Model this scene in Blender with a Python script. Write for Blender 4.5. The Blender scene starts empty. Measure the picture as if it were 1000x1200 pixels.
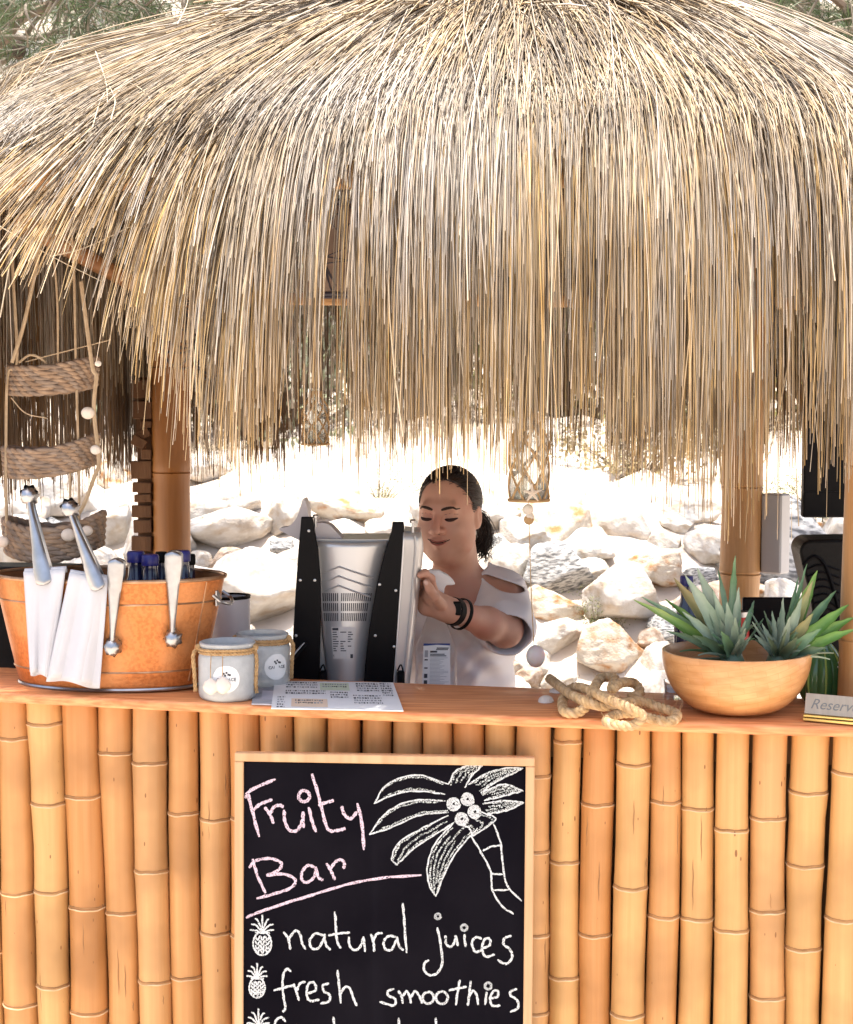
import bpy, math, random
import numpy as np
from mathutils import Vector, Matrix

scene = bpy.context.scene
col = scene.collection
rng = np.random.default_rng(7)
random.seed(7)
rad = math.radians

# ------------------------------------------------------------------ camera, sky, sun, exposure
FPX, CAMZ, CAMY = 2083.0, 1.80, -3.72          # focal length in photo pixels (1000 x 1200)
PITCH = math.atan(155.0 / FPX)
cam_d = bpy.data.cameras.new('camera')
cam = bpy.data.objects.new('camera', cam_d)
col.objects.link(cam)
cam.location = (0, CAMY, CAMZ)
cam.rotation_euler = (rad(90) - PITCH, 0, 0)
cam_d.sensor_fit = 'HORIZONTAL'
cam_d.sensor_width = 24.0
cam_d.lens = 24.0 * FPX / 1000.0
cam_d.clip_end = 600
cam_d.dof.use_dof = True
cam_d.dof.focus_distance = 3.75
cam_d.dof.aperture_fstop = 13.0
scene.camera = cam

SUN_EL, SUN_ROT = rad(83), rad(205)
world = bpy.data.worlds.new('World')
scene.world = world
world.use_nodes = True
wn = world.node_tree.nodes
bg = wn['Background']
sky = wn.new('ShaderNodeTexSky')
sky.sky_type = 'NISHITA'
sky.sun_disc = False
sky.sun_elevation = SUN_EL
sky.sun_rotation = SUN_ROT
sky.air_density = 1.0
sky.dust_density = 4.0
sky.ozone_density = 0.6
world.node_tree.links.new(sky.outputs[0], bg.inputs[0])
bg.inputs[1].default_value = 0.12

sun_d = bpy.data.lights.new('sun', 'SUN')
sun_d.energy = 4.0
sun_d.angle = rad(0.5)
sun_d.color = (1.0, 0.95, 0.87)
sun = bpy.data.objects.new('sun', sun_d)
col.objects.link(sun)
SV = Vector((math.sin(SUN_ROT) * math.cos(SUN_EL), math.cos(SUN_ROT) * math.cos(SUN_EL), math.sin(SUN_EL)))
sun.rotation_euler = (-SV).to_track_quat('-Z', 'Y').to_euler()
sun.location = (0, 0, 12)

vs = scene.view_settings
vs.view_transform = 'Standard'
vs.look = 'None'
vs.gamma = 1.0
vs.use_curve_mapping = False
vs.exposure = 1.58
scene.cycles.max_bounces = 8
scene.cycles.transparent_max_bounces = 12

# ------------------------------------------------------------------ measuring helpers
YAW = rad(8.0)
CA, SA = math.cos(YAW), math.sin(YAW)
def H(u, v, z):                       # hut frame (u along the bar, v to the back) -> world
    return Vector((u * CA + v * SA, -u * SA + v * CA, z))
def HI(p):                            # world -> hut frame
    return (p[0] * CA - p[1] * SA, p[0] * SA + p[1] * CA, p[2])
C0 = Vector((0, CAMY, CAMZ))
def ray(px, py):
    a, b = (px - 500) / FPX, (600 - py) / FPX
    return Vector((a, b * math.sin(PITCH) + math.cos(PITCH), b * math.cos(PITCH) - math.sin(PITCH)))
def R(px, py, Y):                     # point at world depth Y
    d = ray(px, py); t = (Y - CAMY) / d.y
    return C0 + d * t
def onplane(px, py, p0, n):
    d = ray(px, py); t = (Vector(p0) - C0).dot(n) / d.dot(n)
    return C0 + d * t
CT_N = Vector((0.0145 * CA, -0.0145 * SA, 1.0)).normalized()
CT_P = Vector((0, 0, 1.111))
def S(px, py, dz=0.0):                # point on the counter top
    return onplane(px, py, CT_P + Vector((0, 0, dz)), CT_N)
def ctz(u): return 1.111 - 0.0145 * u
def pxm(Y): return FPX / (Y - CAMY)   # pixels per metre at depth Y

# ------------------------------------------------------------------ object helpers
def tag(o, label=None, cat=None, group=None, kind=None):
    if label: o['label'] = label
    if cat: o['category'] = cat
    if group: o['group'] = group
    if kind: o['kind'] = kind
    return o
def link(name, me, mat=None, parent=None, smooth=False):
    o = bpy.data.objects.new(name, me)
    col.objects.link(o)
    if mat is not None and not me.materials:
        me.materials.append(mat)
    if smooth:
        me.polygons.foreach_set('use_smooth', np.ones(len(me.polygons), dtype=bool))
    if parent is not None:
        o.parent = parent
        if parent.type == 'EMPTY':
            o.matrix_parent_inverse = Matrix.LocRotScale(parent.location, parent.rotation_euler, parent.scale).inverted()
    return o
def empty(name, loc, label=None, cat=None, group=None):
    o = bpy.data.objects.new(name, None)
    o.empty_display_size = 0.1
    o.location = loc
    col.objects.link(o)
    return tag(o, label, cat, group)

def basis(t, ref=None):
    t = Vector(t).normalized()
    ref = Vector(ref) if ref is not None else (Vector((0, 0, 1)) if abs(t.z) < 0.9 else Vector((1, 0, 0)))
    a = t.cross(ref).normalized()
    b = a.cross(t).normalized()
    return a, b, t

def crom(pts, n=8, closed=False):     # Catmull-Rom smoothing
    P = [np.array(p, float) for p in pts]
    if len(P) < 3 and not closed:
        return [P[0] + (P[-1] - P[0]) * (i / n) for i in range(n + 1)]
    out = []
    m = len(P)
    rngi = range(m) if closed else range(m - 1)
    for i in rngi:
        if closed:
            p0, p1, p2, p3 = P[(i - 1) % m], P[i], P[(i + 1) % m], P[(i + 2) % m]
        else:
            p1, p2 = P[i], P[i + 1]
            p0 = P[i - 1] if i > 0 else 2 * p1 - p2
            p3 = P[i + 2] if i + 2 < m else 2 * p2 - p1
        for k in range(n):
            t = k / n
            out.append(0.5 * (2 * p1 + (p2 - p0) * t + (2 * p0 - 5 * p1 + 4 * p2 - p3) * t * t + (3 * p1 - p0 - 3 * p2 + p3) * t ** 3))
    out.append(P[0] if closed else P[-1])
    return out

class MB:
    def __init__(self):
        self.v, self.f, self.mi = [], [], []
    def add(self, vs_, fs, m=0):
        o = len(self.v)
        self.v.extend([tuple(x) for x in vs_])
        for f in fs:
            self.f.append(tuple(i + o for i in f)); self.mi.append(m)
        return self
    def box(self, c, s, ax=None, bev=0.0, m=0):   # centre, full sizes, axes (3 vectors)
        c = Vector(c)
        ax = ax or (Vector((1, 0, 0)), Vector((0, 1, 0)), Vector((0, 0, 1)))
        hx, hy, hz = s[0] / 2, s[1] / 2, s[2] / 2
        if bev <= 0:
            vv = [c + ax[0] * (hx * i) + ax[1] * (hy * j) + ax[2] * (hz * k) for k in (-1, 1) for j in (-1, 1) for i in (-1, 1)]
            return self.add(vv, [(0, 2, 3, 1), (4, 5, 7, 6), (0, 1, 5, 4), (2, 6, 7, 3), (0, 4, 6, 2), (1, 3, 7, 5)], m)
        b = min(bev, hx * .9, hy * .9, hz * .9)
        vv, idx = [], {}
        for k in (-1, 1):
            for j in (-1, 1):
                for i in (-1, 1):
                    for a in range(3):
                        e = [hx - b, hy - b, hz - b]
                        e[a] += b
                        idx[(i, j, k, a)] = len(vv)
                        vv.append(c + ax[0] * (e[0] * i) + ax[1] * (e[1] * j) + ax[2] * (e[2] * k))
        F = []
        for s_ in (-1, 1):
            q = [idx[(s_, -1, -1, 0)], idx[(s_, 1, -1, 0)], idx[(s_, 1, 1, 0)], idx[(s_, -1, 1, 0)]]; F.append(q if s_ > 0 else q[::-1])
            q = [idx[(-1, s_, -1, 1)], idx[(-1, s_, 1, 1)], idx[(1, s_, 1, 1)], idx[(1, s_, -1, 1)]]; F.append(q if s_ > 0 else q[::-1])
            q = [idx[(-1, -1, s_, 2)], idx[(1, -1, s_, 2)], idx[(1, 1, s_, 2)], idx[(-1, 1, s_, 2)]]; F.append(q if s_ > 0 else q[::-1])
        for a, b2 in ((0, 1), (0, 2), (1, 2)):
            o_ = 3 - a - b2
            for s1 in (-1, 1):
                for s2 in (-1, 1):
                    def key(t):
                        kk = [0, 0, 0]; kk[a] = s1; kk[b2] = s2; kk[o_] = t; return tuple(kk)
                    F.append([idx[key(-1) + (a,)], idx[key(1) + (a,)], idx[key(1) + (b2,)], idx[key(-1) + (b2,)]])
        for k in (-1, 1):
            for j in (-1, 1):
                for i in (-1, 1):
                    F.append([idx[(i, j, k, 0)], idx[(i, j, k, 1)], idx[(i, j, k, 2)]])
        return self.add(vv, F, m)
    def tube(self, path, r, n=8, cap=True, ref=None, m=0, flat=1.0):
        P = [Vector(p) for p in path]
        k = len(P)
        rr = r if hasattr(r, '__len__') else [r] * k
        vv = []
        a = None
        for i in range(k):
            t = (P[min(i + 1, k - 1)] - P[max(i - 1, 0)])
            if t.length < 1e-9: t = Vector((0, 0, 1))
            t.normalize()
            if a is None:
                a, b, _ = basis(t, ref)
            else:
                a = (a - t * a.dot(t))
                if a.length < 1e-6: a = basis(t)[0]
                a.normalize(); b = t.cross(a).normalized()
                b = -b if False else b
            if i == 0: b = t.cross(a).normalized()
            for j in range(n):
                th = 2 * math.pi * j / n
                vv.append(P[i] + a * (math.cos(th) * rr[i]) + b * (math.sin(th) * rr[i] * flat))
        F = []
        for i in range(k - 1):
            for j in range(n):
                j2 = (j + 1) % n
                F.append((i * n + j, i * n + j2, (i + 1) * n + j2, (i + 1) * n + j))
        if cap:
            F.append(tuple(range(n))[::-1]); F.append(tuple(range((k - 1) * n, k * n)))
        return self.add(vv, F, m)
    def lathe(self, prof, c=(0, 0, 0), n=32, sx=1.0, sy=1.0, axis=None, rot=0.0, cap=True, m=0, ripple=None):
        c = Vector(c)
        ax = axis or (Vector((1, 0, 0)), Vector((0, 1, 0)), Vector((0, 0, 1)))
        vv = []
        for (r, z) in prof:
            for j in range(n):
                th = 2 * math.pi * j / n + rot
                q = r * (ripple(th, z) if ripple else 1.0)
                vv.append(c + ax[0] * (q * math.cos(th) * sx) + ax[1] * (q * math.sin(th) * sy) + ax[2] * z)
        F = []
        for i in range(len(prof) - 1):
            for j in range(n):
                j2 = (j + 1) % n
                F.append((i * n + j, i * n + j2, (i + 1) * n + j2, (i + 1) * n + j))
        if cap:
            F.append(tuple(range(n))[::-1]); F.append(tuple(range((len(prof) - 1) * n, len(prof) * n)))
        return self.add(vv, F, m)
    def prism(self, poly, o, ax, d, m=0):      # 2-D outline in plane (ax0, ax1), thickness d along ax2
        o = Vector(o); n = len(poly)
        vv = [o + ax[0] * p[0] + ax[1] * p[1] for p in poly] + [o + ax[0] * p[0] + ax[1] * p[1] + ax[2] * d for p in poly]
        F = [tuple(range(n)), tuple(range(2 * n - 1, n - 1, -1))]
        for i in range(n):
            j = (i + 1) % n
            F.append((i, i + n, j + n, j))
        return self.add(vv, F, m)
    def grid(self, fn, nu, nv, m=0):
        vv = [fn(i / nu, j / nv) for j in range(nv + 1) for i in range(nu + 1)]
        F = [(j * (nu + 1) + i, j * (nu + 1) + i + 1, (j + 1) * (nu + 1) + i + 1, (j + 1) * (nu + 1) + i) for j in range(nv) for i in range(nu)]
        return self.add(vv, F, m)
    def sphere(self, c, r, n=16, k=10, m=0, axis=None):
        rr = r if hasattr(r, '__len__') else (r, r, r)
        prof = [(math.sin(math.pi * i / k), -math.cos(math.pi * i / k)) for i in range(k + 1)]
        prof[0] = (1e-4, -1); prof[-1] = (1e-4, 1)
        c = Vector(c)
        ax = axis or (Vector((1, 0, 0)), Vector((0, 1, 0)), Vector((0, 0, 1)))
        return self.lathe(prof, c, n, 1, 1, (ax[0] * rr[0], ax[1] * rr[1], ax[2] * rr[2]), m=m)
    def ribbon(self, path, w, nrm, lift=0.0, m=0):   # flat stroke on a plane
        P = [Vector(p) for p in path]; k = len(P); vv = []
        ww = w if hasattr(w, '__len__') else [w] * k
        for i in range(k):
            t = (P[min(i + 1, k - 1)] - P[max(i - 1, 0)]).normalized()
            s = nrm.cross(t).normalized()
            vv += [P[i] + s * (ww[i] / 2) + nrm * lift, P[i] - s * (ww[i] / 2) + nrm * lift]
        return self.add(vv, [(2 * i, 2 * i + 1, 2 * i + 3, 2 * i + 2) for i in range(k - 1)], m)
    def build(self, name, mat, parent=None, smooth=True, angle=35):
        me = bpy.data.meshes.new(name)
        me.from_pydata(self.v, [], self.f)
        mats = mat if isinstance(mat, (list, tuple)) else [mat]
        for x in mats: me.materials.append(x)
        if len(mats) > 1: me.polygons.foreach_set('material_index', self.mi)
        me.validate()
        if smooth:
            me.polygons.foreach_set('use_smooth', np.ones(len(me.polygons), dtype=bool))
            try: me.set_sharp_from_angle(angle=rad(angle))
            except Exception: pass
        me.update()
        return link(name, me, None, parent)

def npmesh(name, V, F):               # fast mesh from numpy arrays (F: quads or triangles)
    V = np.asarray(V, np.float32).reshape(-1, 3); F = np.asarray(F, np.int32)
    me = bpy.data.meshes.new(name)
    k = F.shape[1]
    me.vertices.add(len(V)); me.vertices.foreach_set('co', V.ravel())
    me.loops.add(F.size); me.loops.foreach_set('vertex_index', F.ravel())
    me.polygons.add(len(F))
    me.polygons.foreach_set('loop_start', np.arange(0, F.size, k, dtype=np.int32))
    me.update(calc_edges=True)
    return me

def strands(name, P, r, mat, parent=None, sides=3):   # P: N x K x 3 paths, r: N x K radii -> one mesh
    P = np.asarray(P, float); N, K, _ = P.shape
    T = np.gradient(P, axis=1); T /= np.linalg.norm(T, axis=2, keepdims=True) + 1e-9
    ref = np.array([0.31, 0.83, 0.17]); ref /= np.linalg.norm(ref)
    A = np.cross(T, ref); A /= np.linalg.norm(A, axis=2, keepdims=True) + 1e-9
    B = np.cross(T, A)
    r = np.broadcast_to(np.asarray(r, float), (N, K))[..., None]
    ph = rng.uniform(0, 6.28, (N, 1, 1))
    rings = [P + r * (A * np.cos(ph + 2 * np.pi * s / sides) + B * np.sin(ph + 2 * np.pi * s / sides)) for s in range(sides)]
    V = np.stack(rings, 2).reshape(-1, 3)
    base = (np.arange(N)[:, None] * K + np.arange(K - 1)[None]).reshape(-1) * sides
    F = np.concatenate([np.stack([base + s, base + (s + 1) % sides, base + sides + (s + 1) % sides, base + sides + s], 1) for s in range(sides)])
    me = npmesh(name, V, F)
    return link(name, me, mat, parent, smooth=True)

# ------------------------------------------------------------------ materials
def mat(name, c1, c2=None, scale=12.0, stretch=(1, 1, 1), rough=0.6, metal=0.0, bump=0.0, bscale=60.0, bstretch=None,
        island=0.0, spec=0.5, lo=0.35, hi=0.65, trans=0.0, ior=1.45, coat=0.0, alpha=1.0, sss=0.0, spots=None, detail=6.0, c3=None, s3=2.0, transl=0.0):
    m = bpy.data.materials.new(name)
    m.use_nodes = True
    nt = m.node_tree; N = nt.nodes; L = nt.links
    b = N['Principled BSDF']
    b.inputs['Roughness'].default_value = rough
    b.inputs['Metallic'].default_value = metal
    b.inputs['Specular IOR Level'].default_value = spec
    b.inputs['Transmission Weight'].default_value = trans
    b.inputs['IOR'].default_value = ior
    b.inputs['Coat Weight'].default_value = coat
    b.inputs['Alpha'].default_value = alpha
    if sss > 0:
        b.inputs['Subsurface Weight'].default_value = sss
        b.inputs['Subsurface Radius'].default_value = (0.012, 0.005, 0.003)
    tc = N.new('ShaderNodeTexCoord')
    def mapped(st):
        mp = N.new('ShaderNodeMapping'); mp.inputs['Scale'].default_value = st
        L.new(tc.outputs['Object'], mp.inputs['Vector']); return mp.outputs[0]
    def noise(sc, st, det=6.0):
        n = N.new('ShaderNodeTexNoise'); n.inputs['Scale'].default_value = sc; n.inputs['Detail'].default_value = det
        L.new(mapped(st), n.inputs['Vector']); return n.outputs['Fac']
    def ramp(src, a, b_):
        r_ = N.new('ShaderNodeMapRange'); r_.inputs[1].default_value = a; r_.inputs[2].default_value = b_
        L.new(src, r_.inputs[0]); return r_.outputs[0]
    def mix(f, a, b_):
        x = N.new('ShaderNodeMix'); x.data_type = 'RGBA'
        if isinstance(f, float): x.inputs[0].default_value = f
        else: L.new(f, x.inputs[0])
        for k, w in ((6, a), (7, b_)):
            if isinstance(w, tuple): x.inputs[k].default_value = w + (1,)
            else: L.new(w, x.inputs[k])
        return x.outputs[2]
    cur = c1
    if c2 is not None:
        cur = mix(ramp(noise(scale, stretch, detail), lo, hi), c1, c2)
    if c3 is not None:
        cur = mix(ramp(noise(s3, (1, 1, 1), 3.0), 0.45, 0.7), cur, c3)
    if island > 0:
        g = N.new('ShaderNodeNewGeometry')
        h = N.new('ShaderNodeHueSaturation')
        v_ = N.new('ShaderNodeMapRange'); v_.inputs[3].default_value = 1 - island; v_.inputs[4].default_value = 1 + island
        L.new(g.outputs['Random Per Island'], v_.inputs[0]); L.new(v_.outputs[0], h.inputs['Value'])
        m2 = N.new('ShaderNodeMath'); m2.operation = 'MULTIPLY'; m2.inputs[1].default_value = 7.31
        m3 = N.new('ShaderNodeMath'); m3.operation = 'FRACT'
        L.new(g.outputs['Random Per Island'], m2.inputs[0]); L.new(m2.outputs[0], m3.inputs[0])
        s_ = N.new('ShaderNodeMapRange'); s_.inputs[3].default_value = 1 - island * 0.9; s_.inputs[4].default_value = 1 + island * 0.5
        L.new(m3.outputs[0], s_.inputs[0]); L.new(s_.outputs[0], h.inputs['Saturation'])
        if isinstance(cur, tuple): h.inputs['Color'].default_value = cur + (1,)
        else: L.new(cur, h.inputs['Color'])
        cur = h.outputs[0]
    if spots is not None:             # (scale, threshold, colour, stretch)
        v = N.new('ShaderNodeTexVoronoi'); v.inputs['Scale'].default_value = spots[0]
        L.new(mapped(spots[3] if len(spots) > 3 else (1, 1, 1)), v.inputs['Vector'])
        nz = noise(spots[0] * 0.45, (1, 1, 1), 2.0)
        th = N.new('ShaderNodeMath'); th.operation = 'MULTIPLY'; th.inputs[1].default_value = spots[1] * 2
        gt = N.new('ShaderNodeMath'); gt.operation = 'SUBTRACT'; gt.inputs[1].default_value = 0.42
        L.new(nz, gt.inputs[0]); L.new(gt.outputs[0], th.inputs[0])
        lt = N.new('ShaderNodeMath'); lt.operation = 'LESS_THAN'
        L.new(v.outputs['Distance'], lt.inputs[0]); L.new(th.outputs[0], lt.inputs[1])
        cur = mix(lt.outputs[0], cur, spots[2])
    if isinstance(cur, tuple): b.inputs['Base Color'].default_value = cur + (1,)
    else: L.new(cur, b.inputs['Base Color'])
    if bump > 0:
        bn = N.new('ShaderNodeBump'); bn.inputs['Strength'].default_value = bump; bn.inputs['Distance'].default_value = 0.004
        L.new(noise(bscale, bstretch or stretch, 5.0), bn.inputs['Height']); L.new(bn.outputs[0], b.inputs['Normal'])
    if transl > 0:
        out = N['Material Output']
        tr = N.new('ShaderNodeBsdfTranslucent'); ms = N.new('ShaderNodeMixShader'); ms.inputs[0].default_value = transl
        if isinstance(cur, tuple): tr.inputs[0].default_value = cur + (1,)
        else: L.new(cur, tr.inputs[0])
        L.new(b.outputs[0], ms.inputs[1]); L.new(tr.outputs[0], ms.inputs[2]); L.new(ms.outputs[0], out.inputs[0])
    return m

def text_mesh(name, txt, size, origin, ax, mat_, parent, shear=0.0, ext=0.0006, align='LEFT'):
    cu = bpy.data.curves.new(name, 'FONT'); cu.body = txt; cu.size = size; cu.shear = shear; cu.extrude = ext; cu.align_x = align
    tmp = bpy.data.objects.new(name + '_tmp', cu); col.objects.link(tmp)
    dg = bpy.context.evaluated_depsgraph_get()
    me = bpy.data.meshes.new_from_object(tmp.evaluated_get(dg))
    bpy.data.objects.remove(tmp); bpy.data.curves.remove(cu)
    o = Vector(origin)
    for v in me.vertices:
        c = v.co.copy(); v.co = o + ax[0] * c.x + ax[1] * c.y + ax[2] * c.z
    me.materials.clear()
    me.name = name
    return link(name, me, mat_, parent)

# ================================================================== SETTING: ground, boulders, shrubs, pines
def sstep(a, b, x):
    t = min(1.0, max(0.0, (x - a) / (b - a))); return t * t * (3 - 2 * t)
def gnd(x, y):
    h = 1.22 * sstep(1.75, 4.4, y) + 0.05 * math.sin(x * 1.7 + 1) * sstep(2, 4, y) + 0.04 * math.sin(y * 2.3 + x) * sstep(3, 5, y)
    if y > 4.0: h += .05 * min(y - 4.0, 6.5)
    if y > 10.5:
        d = y - 10.5
        h += 0.40 * d * min(1, d / 6) if d < 45 else 0.40 * 45 + 0.1 * (d - 45)
    return h
def gnd_hit(px, py):
    d = ray(px, py); t = 4.5
    for _ in range(1200):
        p = C0 + d * t
        if p.z < gnd(p.x, p.y): return p
        t += 0.02
    return C0 + d * 14

m_ground = mat('dry_ground', (0.52, 0.44, 0.36), (0.64, 0.56, 0.48), scale=2.2, rough=0.95, bump=0.6, bscale=35, c3=(0.46, 0.37, 0.26), s3=0.8)
xs = np.concatenate([-np.geomspace(160, 8.5, 16), np.linspace(-8, 8, 75), np.geomspace(8.5, 160, 16)])
ys = np.concatenate([-np.geomspace(120, 3.2, 14), np.linspace(-3, 13, 100), np.geomspace(13.3, 260, 34)])
gv = np.array([[x, y, gnd(x, y) + (0.03 * rng.normal() if y > 2 else 0)] for y in ys for x in xs])
nx = len(xs)
gi = np.array([[j * nx + i, j * nx + i + 1, (j + 1) * nx + i + 1, (j + 1) * nx + i] for j in range(len(ys) - 1) for i in range(nx - 1)])
ground = link('ground', npmesh('ground', gv, gi), m_ground, smooth=True)
tag(ground, 'dry sandy ground rising to a hillside behind the bar', 'ground', kind='structure')

# ---- boulders
def icosphere(sub):
    import bmesh
    bm = bmesh.new(); bmesh.ops.create_icosphere(bm, subdivisions=sub, radius=1.0)
    V = np.array([v.co[:] for v in bm.verts]); F = np.array([[v.index for v in f.verts] for f in bm.faces]); bm.free()
    return V, F
ICO_V, ICO_F = icosphere(5)
def vnoise(P, f, seed):               # cheap smooth noise: sum of random sines
    r_ = np.random.default_rng(seed); o = np.zeros(len(P))
    for k in range(7):
        w = r_.normal(size=3) * f; o += np.sin(P @ w + r_.uniform(0, 6.28))
    return o / 4.0
def boulder_mesh(seed):
    r_ = np.random.default_rng(seed)
    n = r_.normal(size=(24, 3)); n /= np.linalg.norm(n, axis=1, keepdims=True)
    hh = r_.uniform(0.64, 1.0, 24)
    D = ICO_V + 0.05 * np.stack([vnoise(ICO_V, 3, seed + i) for i in range(3)], 1)
    D /= np.linalg.norm(D, axis=1, keepdims=True)
    q = hh[None] / np.maximum(D @ n.T, 0.12)
    k = 60.0
    rr = -np.log(np.exp(-k * np.minimum(q, 1.6)).sum(1) + np.exp(-k * 1.12)) / k
    V = D * rr[:, None]
    V *= (1 + 0.05 * vnoise(V, 4, seed + 11) + 0.022 * np.abs(vnoise(V, 11, seed + 12)) + 0.020 * np.abs(vnoise(V, 24, seed + 13)) + 0.010 * vnoise(V, 55, seed + 14))[:, None]
    me = npmesh('boulder', V, ICO_F)
    me.polygons.foreach_set('use_smooth', np.ones(len(me.polygons), dtype=bool))
    return me
m_rock = {
    'white': mat('limestone_white', (0.46, 0.42, 0.37), (0.58, 0.55, 0.51), scale=3, rough=0.92, bump=0.9, bscale=14, c3=(0.40, 0.32, 0.24), s3=2.2),
    'grey': mat('limestone_grey', (0.13, 0.13, 0.13), (0.52, 0.51, 0.49), scale=5, stretch=(1, 1, 2.6), rough=0.92, bump=1.0, bscale=16, lo=0.40, hi=0.58),
    'orange': mat('limestone_stained', (0.52, 0.46, 0.38), (0.33, 0.16, 0.06), scale=2.2, rough=0.92, bump=1.0, bscale=16, lo=0.46, hi=0.66),
    'brown': mat('limestone_brown', (0.28, 0.19, 0.13), (0.48, 0.40, 0.33), scale=3.0, rough=0.92, bump=1.0, bscale=16)}
rock_me = {}
for k, s0 in (('white', 0), ('grey', 40), ('orange', 80), ('brown', 120)):
    rock_me[k] = []
    for i in range(5 if k == 'white' else 2):
        me = boulder_mesh(s0 + 3 * i + 1); me.materials.append(m_rock[k]); rock_me[k].append(me)
named = [
    (731, 700, 122, 70, 'white', 'large white limestone boulder behind the rope pile, biggest in the bank'),
    (648, 668, 90, 56, 'grey', 'grey streaked boulder behind the hanging string of shells'),
    (642, 712, 72, 46, 'orange', 'pale boulder with rusty brown underside beside the woman\'s elbow'),
    (642, 748, 80, 44, 'white', 'white boulder behind the hanging white shell ball'),
    (712, 762, 98, 66, 'orange', 'rusty orange stained boulder directly above the rope pile'),
    (764, 752, 44, 34, 'brown', 'small pinkish brown stone wedged beside the wooden bowl'),
    (782, 738, 64, 40, 'grey', 'grey speckled boulder partly behind the wooden bowl'),
    (778, 782, 42, 50, 'white', 'upright white stone at the left rim of the wooden bowl'),
    (766, 806, 42, 38, 'white', 'small bright white stone just right of the rope pile'),
    (622, 776, 60, 44, 'white', 'white stone low beside the woman\'s shirt'),
    (618, 796, 46, 32, 'brown', 'brown flat stone low beside the woman\'s shirt'),
    (656, 800, 52, 44, 'white', 'white stone at the left end of the rope pile'),
    (606, 812, 48, 32, 'white', 'lowest white stone next to the woman\'s waist'),
    (598, 660, 50, 50, 'white', 'white boulder right behind the woman\'s ponytail and shoulder'),
    (772, 668, 90, 46, 'orange', 'boulder with brown shaded underside left of the right post'),
    (612, 628, 70, 36, 'white', 'pale boulder under the netted hanging bottle'),
    (262, 620, 104, 52, 'white', 'long white boulder right of the left post with a dark crack below'),
    (276, 588, 80, 40, 'white', 'white boulder above the long one right of the left post'),
    (240, 552, 56, 30, 'white', 'uppermost white boulder right beside the left post'),
    (270, 654, 48, 26, 'brown', 'small pinkish rubble stone behind the copper tub'),
    (338, 602, 56, 56, 'white', 'white boulder left of the juicer\'s top'),
    (406, 600, 84, 44, 'orange', 'boulder with rusty edge above the juicer'),
    (310, 690, 130, 84, 'white', 'broad white boulder between the copper tub and the juicer'),
    (240, 690, 70, 60, 'white', 'white boulder just behind the right end of the copper tub'),
    (132, 560, 56, 34, 'orange', 'boulder with brown edge left of the notched board'),
    (70, 585, 110, 56, 'white', 'white boulder between the upper and middle woven trays'),
    (130, 620, 60, 60, 'white', 'white boulder left of the left post, beside the lowest tray'),
    (30, 640, 90, 60, 'white', 'white boulder behind the lowest woven tray'),
    (690, 640, 70, 36, 'white', 'pale flat boulder above the biggest white one'),
    (830, 640, 60, 40, 'white', 'pale boulder touching the right post on its left'),
    (920, 715, 70, 60, 'white', 'pale boulder behind the right pineapple crown')]
def put_rock(p, sx, sy, sz, kind, label, group=None, i=0):
    o = bpy.data.objects.new('boulder', rock_me[kind][i % len(rock_me[kind])]); col.objects.link(o)
    o.location = p; o.scale = (sx, sy, sz); o.rotation_euler = (random.uniform(-.25, .25), random.uniform(-.25, .25), random.uniform(0, 6.28))
    return tag(o, label, 'boulder', group)
taken = []
for i, (cx, cy, w, h, k, lab) in enumerate(named):
    p = gnd_hit(cx, cy + h * 0.25); D = p.y - CAMY
    s = w * D / FPX / 2 * 1.06; sz = h * D / FPX / 2 * 1.12
    q = R(cx, cy, p.y)
    put_rock(q, s, max(s * 0.85, sz), sz, k, lab, None, i); taken.append((q.x, q.y, s))
n = 0
for _ in range(2500):
    if n >= 150: break
    px, py = random.uniform(-160, 1160), 830 - 235 * random.random() ** 1.0 + (random.uniform(0, 60))
    py = max(578, py)
    p = gnd_hit(px, py); s = random.choice((0.09, 0.13, 0.17, 0.2, 0.24)) * (1.25 if n < 40 else .8) * random.uniform(0.8, 1.2)
    if any(math.hypot(p.x - a, p.y - b) < (s + c) * .60 for a, b, c in taken): continue
    put_rock((p.x, p.y, gnd(p.x, p.y) + 0.1 * s), s, s * random.uniform(.75, 1.1), s * random.uniform(.55, .8), random.choice(('white', 'white', 'white', 'white', 'orange', 'brown', 'grey')),
             '', 'filler rocks of the bank', n)
    o_ = col.objects[-1]; kk = [k for k in rock_me if o_.data in rock_me[k]][0]
    o_['label'] = '%s %s rock %s the bank, %s' % ('small' if s < .13 else 'mid-sized' if s < .2 else 'large', {'white': 'chalk white', 'grey': 'grey streaked', 'orange': 'rust stained', 'brown': 'brownish'}[kk],
        'low in' if py > 760 else 'halfway up' if py > 670 else 'high in',
        'left of the left post' if px < 178 else 'between left post and juicer' if px < 340 else 'behind the juicer' if px < 480 else 'behind the woman' if px < 600 else 'right of the woman' if px < 700 else 'left of the bowl' if px < 780 else 'behind the pineapple crowns' if px < 900 else 'right of the right post')
    taken.append((p.x, p.y, s)); n += 1

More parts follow.
